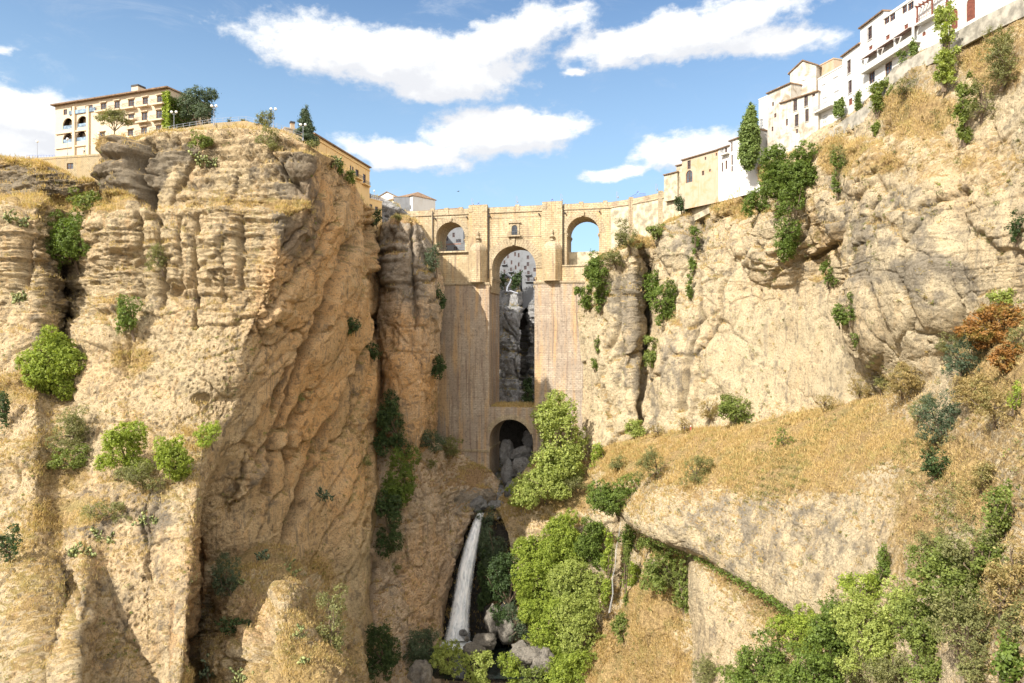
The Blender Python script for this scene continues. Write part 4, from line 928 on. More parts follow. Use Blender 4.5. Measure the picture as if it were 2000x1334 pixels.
# ---------------------------------------------------------------- houses
FW_PX = [1290,1402,1447,1480,1540,1600,1645,1680,1725,1787,1860,1913,1983,2060,2200]; FW_D = [214,196,188,182,172,166,158,151,143,134,126,121,114,106,95]
def FD(px): return float(np.interp(px, FW_PX, FW_D))
class Facade:
    """a house front between two points of the plan, its local x along the front, y into the house"""
    def __init__(s, name, label, cat, pa, Da, pb, Db, zb, zt, depth, mat_, group=None, wall_name='wall', back_shift=0.0):
        s.a = np.array([(pa-1000)/F*Da, Da]); b = np.array([(pb-1000)/F*Db, Db]); s.L = np.linalg.norm(b-s.a); s.d = (b-s.a)/s.L
        s.n = np.array([-s.d[1], s.d[0]]); s.zb, s.zt, s.dep, s.mat = zb, zt, depth, mat_
        s.o = empty(name, (s.a[0], s.a[1], 0), math.atan2(s.d[1], s.d[0]), label, cat, group); s.ops = []; s.wins = []
    def uz(s, px, py, off=0.0):
        k = (px-1000)/F; o = s.a+s.n*off; u = (k*o[1]-o[0])/(s.d[0]-k*s.d[1]); Y = o[1]+u*s.d[1]; return u, (667-py)/F*Y
    def rect(s, x0, y0, x1, y1):
        xc = (x0+x1)/2; yc = (y0+y1)/2; u0 = s.uz(x0, yc)[0]; u1 = s.uz(x1, yc)[0]; z1 = s.uz(xc, y0)[1]; z0 = s.uz(xc, y1)[1]; return [max(.05, min(u0, u1)), min(s.L-.05, max(u0, u1)), z0, z1]
    def win(s, x0, y0, x1, y1, kind='win', frame=None, arch=0, min_w=.55):
        x0 -= .3; x1 += .3; y0 -= .4; y1 += .4
        u0, u1, z0, z1 = s.rect(x0, y0, x1, y1)
        if u1-u0 < min_w: c = (u0+u1)/2; u0, u1 = c-min_w/2, c+min_w/2
        z0 = max(z0, s.zb+.05); z1 = min(z1, s.zt-.1)
        if u0 < .02 or u1 > s.L-.02 or z1-z0 < .2 or u1 <= u0: return
        for o in s.ops:
            if not (u1 < o[0] or u0 > o[1] or z1 < o[2] or z0 > o[3]): return
        s.ops.append((u0, u1, z0, z1, (u1-u0)/2 if arch else 0)); s.wins.append((u0, u1, z0, z1, kind, frame, arch))
    def build(s, roof='eave', eave=.45, rt=.35, tile=None, rise=1.6):
        m = MB(); wall(m, 0, s.L, s.zb, s.zt, 0, .35, s.ops)
        m.box(0, s.L, s.dep-.2, s.dep, s.zb, s.zt); m.box(0, .3, .352, s.dep-.202, s.zb, s.zt); m.box(s.L-.3, s.L, .352, s.dep-.202, s.zb, s.zt)
        m.box(.302, s.L-.302, .352, s.dep-.202, s.zt-.3, s.zt-.003); s.wall = m.build('wall', s.mat, s.o)
        for (u0, u1, z0, z1, kind, fr, arch) in s.wins:
            fm = {'wood': WOOD, 'white': WHITEPAINT, None: WOOD}[fr]; w = min(.10, (u1-u0)*.18)
            f = MB()
            if kind == 'arcade':
                f.box(u0, u1, 1.9, 2.0, z0, z1); fo = f.build('loggia', s.mat, s.o)
                MB().box(u0+.02, u1-.02, .12, .17, z0+.02, z0+1.05).build('balustrade', BLUEGLASS, fo)
                MB().box(u0+.25, u1-.25, 1.80, 1.88, z0+.05, z1-(u1-u0)*.45).build('pane', GLASS, fo); continue
            if kind == 'shutter':
                for k in range(max(3, int((z1-z0)/.22))):
                    z = z0+k*(z1-z0)/max(3, int((z1-z0)/.22)); f.box(u0, u1, .14, .18, z+.02, z+.2)
                f.build('shutter', SHUTTER, s.o); continue
            if kind == 'blind': f.box(u0, u1, .14, .22, z0, z1); f.build('shutter', DARKWOOD, s.o); continue
            f.box(u0, u0+w, .14, .22, z0, z1); f.box(u1-w, u1, .14, .22, z0, z1); f.box(u0+w, u1-w, .14, .22, z0, z0+w); f.box(u0+w, u1-w, .14, .22, z1-w, z1)
            if u1-u0 > .7: f.box((u0+u1)/2-.035, (u0+u1)/2+.035, .13, .21, z0+w, z1-w)
            for q in range(1, max(1, int((z1-z0)/.8))+1): zz = z0+q*(z1-z0)/(int((z1-z0)/.8)+1); f.box(u0+w, u1-w, .15, .20, zz-.025, zz+.025)
            fo = f.build('window', fm, s.o)
            MB().box(u0+w*.5, u1-w*.5, .225, .26, z0+w*.5, z1-w*.5).build('pane', GLASS, fo)
            if 'sill' in kind: MB().box(u0-.15, u1+.15, -.15, -.002, z0-.16, z0-.02).build('sill', s.mat, s.o)
            if 'hood' in kind: MB().box(u0-.2, u1+.2, -.35, -.002, z1+.15, z1+.32).build('hood', s.mat, s.o)
            if 'balc' in kind:
                b = MB().box(u0-.95, u1+.95, -1.15, -.003, z0-.38, z0-.02).build('balcony', s.mat, s.o); r = MB(); W_ = u1-u0+1.8
                for k in range(13): x = u0-.9+k*W_/12; r.box(x-.02, x+.02, -1.10, -1.06, z0-.02, z0+.95)
                for x in (u0-.9, u1+.9): r.box(x-.02, x+.02, -1.06, -.01, z0+.9, z0+.95)
                r.box(u0-.92, u1+.92, -1.11, -1.05, z0+.95, z0+1.0); r.build('railing', IRON, b)
            if 'grille' in kind:
                r = MB()
                for k in range(5): x = u0+(u1-u0)*k/4; r.box(x-.02, x+.02, -.12, -.09, z0-.05, z1)
                for z in (z0, (z0+z1)/2, z1-.05): r.box(u0-.05, u1+.05, -.13, -.08, z, z+.04)
                r.build('grille', IRON, fo)
        t = tile or TILE
        if roof == 'eave':
            e = eave; m = MB()
            m.add([(-e*.4,-e,s.zt+.02),(s.L+e*.4,-e,s.zt+.02),(s.L+e*.4,s.dep+e,s.zt+.02),(-e*.4,s.dep+e,s.zt+.02),(-e*.4,-e,s.zt+rt),(s.L+e*.4,-e,s.zt+rt),(s.L+e*.4,s.dep+e,s.zt+rt),(-e*.4,s.dep+e,s.zt+rt),(s.L*.2,s.dep*.5,s.zt+rt+rise),(s.L*.8,s.dep*.5,s.zt+rt+rise)],
                  [(3,2,1,0),(0,1,5,4),(1,2,6,5),(2,3,7,6),(3,0,4,7),(4,5,9,8),(5,6,9),(6,7,8,9),(7,4,8)]); s.roof = m.build('roof', t, s.o)
        elif roof == 'gable':      # gable end faces the gorge
            m = MB(); g = rise; m.slab([(-.3, s.zt+.02), (s.L+.3, s.zt+.02), (s.L/2, s.zt+g)], .0, s.dep); m.build('gable', s.mat, s.o)
            m = MB(); m.slab([(-.5, s.zt), (s.L/2, s.zt+g+.05), (s.L+.5, s.zt), (s.L+.5, s.zt+.3), (s.L/2, s.zt+g+.4), (-.5, s.zt+.3)], -.3, s.dep+.2); s.roof = m.build('roof', t, s.o)
        elif roof == 'flat':
            m = MB(); m.box(-.1, s.L+.1, -.12, s.dep+.1, s.zt+.003, s.zt+rt); s.roof = m.build('roof', s.mat, s.o)
        return s
    def chimney(s, u, y, w, h, cap=SLATEC, m_=None):
        c = MB().box(u, u+w, y, y+w, s.zt, s.zt+h).build('chimney', m_ or s.mat, s.roof); MB().box(u-.12, u+w+.12, y-.12, y+w+.12, s.zt+h+.002, s.zt+h+.45).build('cap', cap, c)

WH = 'white houses along the cliff top'
def right_house(label, pa, pb, ytop, mat_, wins, zb=None, roof='eave', dep=9, off=0, ybase=None, cat='house', rise=1.2, rt=.3, **k):
    Da, Db = FD(pa)+off, FD(pb)+off; zt = (667-ytop)/F*Da
    zb = zb if zb is not None else (667-ybase)/F*Da
    f = Facade('house', label, cat, pa, Da, pb, Db, zb, zt, dep, mat_)
    for w in wins: f.win(*w)
    f.build(roof, rise=rise, rt=rt, **k); return f
right_house('small cream house with a low tiled roof, lowest on the right bank', 1297, 1323, 343, RENDER_CREAM, [], zb=44, off=2, dep=7)
right_house('narrow white house wedged left of the old beige house', 1321, 1334, 325, RENDER_CREAM, [], zb=44, off=3, dep=7)
right_house('old beige stone house with an arched balcony window and patchy plaster', 1332, 1403, 314, BEIGE,
            [(1340,333,1352,356,'win',None,1),(1343.5,314,1348.5,329,'win grille'),(1376.5,307,1379,312,'win'),(1371,334,1375,342,'win'),(1398,299,1400.5,304,'win'),(1385,331,1388,335,'win')], zb=40)
right_house('white house with slim shuttered windows right of the beige house', 1403, 1425, 293, WHITE,
            [(1409.5,288,1412.5,306,'shutter'),(1416.5,287,1420,300,'win balc'),(1409.5,318,1412,335,'win'),(1417,314,1420,330,'win')], zb=40)
right_house('plain white house hidden half behind the tall cypress', 1425, 1484, 277, WHITE, [(1428,278,1430.5,296,'win'),(1428.5,303,1431,322,'win'),(1428.5,325,1431,335,'win')], zb=40)
h = right_house('white tower house with a gridded white window above the cypress', 1482, 1500, 196, WHITE, [(1484,233,1489,248,'win','white'),(1487,270,1493,281,'win','white')], zb=46, roof='flat', off=4)
h.chimney(5.2, 1.0, 1.3, 1.2, WHITEPAINT)
# weathered block turned a little, its end wall in shade
right_house('weathered white house with a plastered over arch, left of the gabled one', 1499, 1545, 184, WHITE_OLD, [(1512,222,1516,229,'win'),(1508,200,1511,207,'win'),(1526,196,1530,204,'shutter'),(1507,248,1510,256,'win')], zb=44, roof='eave', off=1.5, rise=.4)
right_house('tall gabled white house standing behind the eaved one', 1543, 1594, 145, WHITE_OLD, [(1566,157,1574,170,'shutter')], zb=50, roof='gable', off=5, rise=2.3)
right_house('low stained parapet block behind the white houses', 1594, 1628, 133, BEIGE, [], zb=55, roof='flat', off=8)
right_house('weathered white house with a projecting eave and brown framed windows', 1524, 1598, 203, WHITE_OLD,
            [(1550.5,195,1556.5,216,'win grille sill'),(1571.5,184,1577.5,207,'win grille sill'),(1586.5,176,1591.5,188,'win'),(1553,224,1559,246,'win grille sill'),(1573.5,213.5,1579,237,'win grille sill'),(1535,233,1538.5,245,'win'),(1555,252.5,1558,260,'win')], zb=44, off=-1.2)
f = right_house('bright white house with white shutters and a long balcony', 1598, 1645, 156, WHITE,
            [(1605.5,165,1612,184,'shutter'),(1627,151,1636,170,'shutter'),(1606,191,1614,204,'shutter'),(1628.5,178,1638,188,'shutter'),(1606.5,225,1616,242,'shutter')], zb=46, roof='flat', off=0)
b = MB(); u0, z0 = f.uz(1600, 223); u1 = f.uz(1634, 204)[0]; b.box(max(.1, u0), u1, -1.6, -.004, z0, z0+.35); bo = b.build('balcony', WHITE, f.o)
r = MB(); n_ = 26
for k in range(n_+1): x = max(.1, u0)+(u1-max(.1, u0))*k/n_; r.box(x-.02, x+.02, -1.56, -1.52, z0+.35, z0+1.35)
r.box(max(.1, u0), u1, -1.57, -1.51, z0+1.35, z0+1.4); r.build('railing', GREYIRON, bo)
right_house('tall white house with two barred windows one above the other', 1645, 1680, 112, WHITE,
            [(1655.5,118,1661,143,'win grille sill'),(1657.5,158,1663,182,'win grille sill'),(1657.5,193,1664,205,'blind')], zb=50, roof='eave', off=0, rise=.6)
f = right_house('tallest white house with a brown eave and a wide terrace under awnings', 1680, 1726, 57, WHITE,
            [(1695.5,53,1702.5,77,'win grille sill'),(1697,90,1703.5,97,'blind'),(1697.5,141,1708,162,'win')], zb=52, roof='eave', off=0, rise=.6)
g = right_house('long white house with brown strip windows beside the pergola', 1726, 1787, 38, WHITE,
            [(1727,29,1736.5,46,'win'),(1738,25,1748,40,'win'),(1762,11,1771,25,'win'),(1773,5,1784,19,'win'),(1730,69,1737,77,'blind'),(1766,48,1773,56,'blind'),(1729,122,1741.5,148,'win')], zb=54, roof='flat', off=0, rt=.6)
# terrace with awnings along those two
tA = Facade('terrace', 'white terrace with brown awnings along the tallest white houses', 'terrace', 1680, FD(1680)-2.6, 1781, FD(1781)-2.6, 0, 1, 1, WHITE)
u0, z0 = tA.uz(1681, 141); u1, z1 = tA.uz(1779, 87); zm = z0
MB().box(0, tA.L, 0, 2.5, zm-.4, zm).build('floor_slab', WHITE, tA.o); MB().box(0, tA.L, .002, .15, zm+.002, zm+.95).build('parapet', WHITE, tA.o)
for k in range(4): x = .2+(tA.L-.5)*k/3; MB().box(x, x+.3, .155, .5, zm+.002, zm+3.3).build('post', WHITE, tA.o)
for k in range(3):
    x0 = .6+(tA.L-.5)*k/3; x1 = x0+(tA.L-.5)/3-.5
    MB().add([(x0,-.4,zm+2.5),(x1,-.4,zm+2.5),(x1,2.4,zm+3.4),(x0,2.4,zm+3.4),(x0,-.4,zm+2.42),(x1,-.4,zm+2.42),(x1,2.4,zm+3.32),(x0,2.4,zm+3.32)], [(0,1,2,3),(7,6,5,4),(0,4,5,1),(1,5,6,2),(2,6,7,3),(3,7,4,0)]).build('awning', BLIND, tA.o)
    MB().box(x0+.3, x1-.3, 1.9, 1.95, zm+.1, zm+2.3).build('pane', GLASS, tA.o)
h13 = right_house('white building with tall brown arched doors at the upper right corner', 1787, 2060, -30, WHITE,
            [(1857,18,1870,57,'blind',None,1),(1887,-4,1904,39,'blind',None,1),(1801,62,1807.5,70,'blind',None,1)], zb=55, roof='flat', off=0)
# pergola
pg = Facade('pergola', 'red brown timber pergola over the corner balcony', 'pergola', 1787, FD(1787)-1.9, 1850, FD(1850)-1.9, 0, 1, 1, WHITE)
zq = pg.uz(1792, 44)[1]; PL = pg.L
MB().box(0, PL, 0, 1.85, zq-.3, zq).build('floor_slab', WHITE, pg.o)
for x in (.2, PL*.5, PL-.4): MB().box(x, x+.22, .1, .32, zq+.002, zq+3.0).build('post', DARKWOOD, pg.o)
MB().box(0, PL, .08, .34, zq+3.0, zq+3.25).build('beam', DARKWOOD, pg.o)
for k in range(9): x = .1+k*(PL-.3)/8; MB().box(x, x+.14, -.3, 1.8, zq+3.252, zq+3.42).build('rafter', DARKWOOD, pg.o)
m = MB(); 
for z in (.5, 1.0): m.box(0, PL, .12, .17, zq+z, zq+z+.06)
for k in range(12): m.box(PL*k/12+.1, PL*k/12+.14, .12, .16, zq, zq+1.0)
m.build('railing', DARKWOOD, pg.o)
# grey wall under the houses
WP = [(1600, 272), (1645, 236), (1693, 205), (1745, 131), (1825, 87), (1913, 36), (1983, 1), (2060, -38)]
gw = empty('retaining_wall', ((1600-1000)/F*FD(1600), FD(1600)-3, 0), 0, 'weathered grey retaining wall under the white houses on the right', 'wall')
xy = []; z1s = []
for px, py in WP: D = FD(px)-4.0; xy.append(((px-1000)/F*D, D)); z1s.append((667-py)/F*D)
z1s = [z1s[0], z1s[1], z1s[2], z1s[3], z1s[4], z1s[5], z1s[6], z1s[7]]
wallpath('wall', CONCRETE, xy, [z-3.2 for z in z1s], z1s, .6, 0, gw)
# terrace fill behind the retaining wall so nothing floats
V = []; 
for (x, y), z in zip(xy, z1s): V += [(x+.3, y+.4, z-.5), (x+14, y+6, z-.5)]
fl = mesh_np('pavement', V, [(2*i, 2*i+1, 2*i+3, 2*i+2) for i in range(len(xy)-1)], CONCRETE); tag(fl, kind='structure')

# ---- the large hotel on the left
H = Facade('hotel', 'large pale ochre hotel with arched loggias and rows of balconies on the left cliff', 'building', 108, 184, 330, 171, 45, 63.3, 14, PARADOR)
for (x0, y0, x1, y1) in ((123,231,142,252),(151,227,171,248),(123,260,142,279),(149,256,168,275)): H.win(x0, y0, x1, y1, 'arcade', None, 1)
for (x0, y0, x1, y1) in ((124.5,214,131,224),(139,208,145,223),(167,206,181,218)): H.win(x0, y0, x1, y1, 'win')
for (x0, y0, x1, y1) in ((197,202,208,217),(224,198,234,215),(251,195,262,211),(279,191,289,207),(307,187,318,203),(251,224,262,234),(277,220,288,238),(305.5,216,317,234),(194,259,205,278),(250,254,260,268),(276,249,287,264),(305,245,315,258)):
    H.win(x0, y0, x1, y1, 'win hood balc')
H.build('eave', eave=1.1, rt=.35, rise=1.2); H.chimney(H.uz(241, 190)[0], 2.5, 2.2, 3.2)
# projecting arcade bay and its terrace
b1 = H.rect(118, 205, 176, 282)
for px in (146.5, 174): 
    x = H.uz(px, 240)[0]; MB().box(x-.45, x+.45, -.5, -.004, 47, H.uz(px, 209)[1]).build('pier', PARADOR, H.o)
for py in (256, 285): z = H.uz(147, py)[1]; MB().box(.4, b1[1], -.35, -.004, z-.35, z).build('string_course', PARADOR, H.o)
z = H.uz(130, 226)[1]; MB().box(H.uz(136,240)[0], H.uz(188,240)[0], -.3, -.22, z, z+1.0).build('balustrade', BLUEGLASS, H.o)
# green creeper on the right corner of the hotel
def hedge(name, parent, x0, x1, y0, y1, z0, z1, n, kind, seed):
    rg = np.random.default_rng(seed); C = np.stack([rg.uniform(x0, x1, n), rg.uniform(y0, y1, n), rg.uniform(z0, z1, n)], 1)
    V, Fq, T = leaves(C, rg.normal(0, 1, (n, 3))+[0, -1, .3], .55, rg, .7, rg.uniform(0, 1, n)); return mesh_np(name, V, Fq, LEAF[kind], parent, False, {'tint': T})
def leaves(C, Nrm, size, rg, aspect, tint):
    n = len(C); Nrm = Nrm/(np.linalg.norm(Nrm, axis=1, keepdims=True)+1e-9); t = rg.normal(0, 1, (n, 3)); a = np.cross(Nrm, t); a /= np.linalg.norm(a, axis=1, keepdims=True)+1e-9; b = np.cross(Nrm, a)
    s = size*rg.uniform(.6, 1.35, n)[:, None]; V = np.empty((n, 4, 3)); V[:,0] = C-a*s*.5; V[:,1] = C+b*s*.5*aspect+Nrm*s*.1; V[:,2] = C+a*s*.5; V[:,3] = C-b*s*.5*aspect+Nrm*s*.1
    return V.reshape(-1, 3), np.arange(n*4).reshape(n, 4), np.repeat(tint, 4)
hedge('creeper', H.o, H.uz(319,240)[0], H.L+.4, -.5, .3, 48, 62.6, 2600, 'bright', 3); hedge('creeper', H.o, H.L+.0, H.L+.6, -.3, 9, 46, 61.5, 3500, 'fig', 4)
MB().box(1.5, 14, -5, -.01, 38.5, 45.9).build('terrace_base', PARADOR, H.o)
# lower terrace wall with promenade
tw = Facade('terrace_wall', 'low stone terrace wall with a small dark vent below the hotel', 'wall', 70, 176.5, 215, 172, 34, 48.2, .8, RUBBLE)
tw.win(131, 319, 143, 330, 'win'); tw.zt = tw.uz(140, 308)[1]; tw.ops = tw.ops[:1]; tw.build('flat', rt=.5)
rw = empty('promenade_wall', (-88, 168, 0), 0, 'pale stone promenade wall with a railing along the left cliff edge', 'wall')
PW = [(255,272,170),(300,262,167.5),(345,252,167),(420,240,166.5),(480,236,166),(540,250,166),(590,268,167)]
xy2 = [((p-1000)/F*d, d) for p, _, d in PW]; zz2 = [(667-q)/F*d for _, q, d in PW]
wallpath('wall', RUBBLE, xy2, [z-5 for z in zz2], zz2, .6, 0, rw)
m = MB(); wpt = [Vector((x+88, y-168+.2, z)) for (x, y), z in zip(xy2, zz2)]
for a, b in zip(wpt[:-1], wpt[1:]):
    n_ = max(2, int((b-a).length/1.6))
    for k in range(n_): q = a.lerp(b, k/n_); m.tube([q, q+Vector((0,0,1.1))], .04, 4)
    for hz_ in (.55, 1.1): m.tube([a+Vector((0,0,hz_)), b+Vector((0,0,hz_))], .035, 4)
m.build('railing', GREYIRON, rw)
rb = empty('railing', (-128, 180, 47.5), 0, 'blue grey railing at the far left end of the hotel terrace', 'railing'); m = MB()
for k in range(13): m.box(k*.75, k*.75+.06, 0, .06, -.5, 1.6)
m.box(0, 9.1, -.01, .05, 1.6, 1.68); m.box(0, 9.1, -.01, .05, .8, .86); m.build('bars', BLUEIRON, rb)
# yellow house behind the prow
Y = Facade('yellow_house', 'long yellow ochre building with barred balconies behind the left cliff edge', 'building', 612, 194, 722, 232, 36, 58.5, 12, YELLOW)
Y.win(684,325,690.5,336,'win'); Y.win(664.5,314,670.5,324,'win'); Y.win(695,332,701,348,'win balc'); Y.win(709.5,341,715.5,360,'win balc'); Y.win(634,304,640,312,'win')
Y.zt = Y.uz(721, 328)[1]; Y.build('eave', eave=.6, rt=.4, rise=.8)
MB().box(0, Y.L, -.25, -.003, Y.zt-1.1, Y.zt-.7).build('string_course', YELLOW, Y.o); MB().box(0, Y.L, -.2, -.003, Y.zt-6.8, Y.zt-6.5).build('string_course', YELLOW, Y.o)
for k in range(7): x = Y.L*(k+.4)/7; MB().box(x, x+.5, -.12, -.002, Y.zt-6.4, Y.zt-1.2).build('pilaster', YELLOW, Y.o)
q = Facade('small_house', 'pale annex with a brick chimney behind the conifer on the left cliff', 'house', 556, 178, 586, 180, 48, 55.6, 6, BEIGE); q.build('flat'); q.chimney(1.8, 1, 1.0, 2.0)
# little building with rails under it, then the white houses by the bridge
q = Facade('small_house', 'small ochre house with a roof terrace between the cliff and the bridge', 'house', 715, 236, 746, 243, 36, 48.0, 8, YELLOW)
q.win(722,399,727,406,'win'); q.win(733,404,738,411,'win'); q.zt = q.uz(718, 388)[1]; q.build('flat')
m = MB()
for k in range(9): x = q.L*k/8; m.box(x-.04, x+.04, -.1, 0, q.zt+.3, q.zt+1.8)
m.box(0, q.L, -.1, -.02, q.zt+1.7, q.zt+1.8); m.box(0, q.L, -.1, -.02, q.zt+1.0, q.zt+1.06); m.build('railing', WOOD, q.o)
MB().box(.2, 3.2, .5, 2.5, q.zt+.31, q.zt+2.2).build('tank', BLUEGLASS, q.o)
q = Facade('white_house', 'low white house front with a brown hipped roof left of the bridge', 'house', 748, 262, 806, 250, 44, 54, 11, WHITE, 'white houses by the bridge')
for w in ((757,404,762,412,'win'),(772,404,778,412,'win',None,1),(788,401,793,410,'win'),(799,401,803,409,'win',None,1)): q.win(*w)
q.zt = q.uz(800, 384)[1]; q.build('eave', eave=.5, rt=.25, rise=2.6)
q = Facade('white_house', 'shaded side wing of the white house with two dark windows by the bridge', 'house', 806, 251, 845, 300, 44, 53, 7, SHADE_WHITE, 'white houses by the bridge')
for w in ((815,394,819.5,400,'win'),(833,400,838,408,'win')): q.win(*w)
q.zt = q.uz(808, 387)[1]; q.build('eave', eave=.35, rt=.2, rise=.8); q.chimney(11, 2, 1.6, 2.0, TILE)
q = Facade('white_house', 'gabled white house peeking over the others left of the bridge', 'house', 738, 290, 774, 288, 44, 61, 8, WHITE, 'white houses by the bridge'); q.zt = q.uz(755, 386)[1]; q.build('gable', rise=2.2)
# houses seen through the arches
q = Facade('far_house', 'white house seen through the left arch with a dark doorway', 'house', 838, 305, 905, 300, 24, 58, 10, SHADE_WHITE, 'white houses seen through the arches')
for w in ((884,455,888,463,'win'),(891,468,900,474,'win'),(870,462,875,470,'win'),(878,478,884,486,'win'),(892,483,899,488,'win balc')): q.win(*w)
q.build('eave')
q = Facade('far_house', 'low white terrace house filling the left arch below the taller one', 'house', 850, 285, 915, 280, 20, 40, 6, SHADE_WHITE, 'white houses seen through the arches'); q.zt = q.uz(880, 476)[1]
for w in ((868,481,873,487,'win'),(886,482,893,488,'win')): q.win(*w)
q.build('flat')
MB().box(2, q.L-2, -3, -2.8, q.zt-1.0, q.zt-.4).build('awning', BLIND, q.o)
q = Facade('far_house', 'tall white cliff house of five storeys seen through the great arch', 'house', 972, 338, 1020, 334, 20, 49, 12, SHADE_WHITE, 'white houses seen through the arches')
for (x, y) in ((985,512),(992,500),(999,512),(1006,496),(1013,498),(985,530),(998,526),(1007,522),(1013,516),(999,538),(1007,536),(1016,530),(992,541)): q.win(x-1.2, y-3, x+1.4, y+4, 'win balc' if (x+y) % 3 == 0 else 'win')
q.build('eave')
q = Facade('far_house', 'white tower house with hooded balconies, right side of the great arch view', 'house', 1020, 326, 1072, 322, 16, 44.5, 12, SHADE_WHITE, 'white houses seen through the arches')
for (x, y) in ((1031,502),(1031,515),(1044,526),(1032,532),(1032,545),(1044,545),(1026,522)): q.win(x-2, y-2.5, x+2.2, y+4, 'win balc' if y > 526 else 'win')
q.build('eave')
# white stair path winding up the rear rock
st = empty('cliff_stair', (0, 315, 0), 0, 'white zigzag stair path climbing the grey rock behind the bridge', 'stairs')
pts = [(989,535,326),(994,540,323),(1000,541,321),(996,552,317),(991,561,314),(990,569,312),(997,568,311),(1005,571,310),(1012,573,309)]
m = MB(); P_ = [W(*p)-np.array([0,315,0]) for p in pts]; m.tube(P_, [.34]*len(P_), 5)
m.build('parapet', GREYIRON, st)

# lamps on the left terraces
def globe_lamp(x, y, z, h, label, two=True, grp='globe lamps along the left promenade'):
    r = empty('street_lamp', (x, y, z), 0, label, 'street lamp', grp)
    MB().lathe((0,0,0), [(.16,0),(.14,.6),(.06,.8),(.05,h)], 7).build('pole', GREYIRON, r)
    if two: MB().tube([(-.55,0,h),(-.3,0,h-.25),(0,0,h-.1),(.3,0,h-.25),(.55,0,h)], .04, 5).build('bracket', GREYIRON, r)
    for x_ in ((-.55, .55) if two else (0,)):
        g = MB(); g.lathe((x_,0,h), [(.05,0),(.25,.1),(.34,.34),(.25,.58),(.05,.68)], 10); g.build('globe', GLOBE, r, True)
for (px, py, d, h, txt, two) in ((340,253,166,3.9,'double globe lamp beside the creeper corner of the hotel',1),(418,241,166,3.9,'double globe lamp beside the large tree',1),(534,247,166,3.9,'double globe lamp inside the round bush',1),(592,272,166,3.2,'double globe lamp in front of the conifer',1),
                             (73,306,177,3.6,'single post lamp at the far left railing',0),(132,300,176,3.4,'single globe lamp in front of the lower arches of the hotel',0),(193,290,172,3.4,'single globe lamp beside the terrace stairs',0)):
    p = W(px, py, d); globe_lamp(p[0], p[1], p[2]-.4, h+.4, txt, two)
x, y = W(731, 392, 244)[:2]; globe_lamp(x, y, 48.5, 5, 'tall post lamp beside the white houses near the bridge', False)
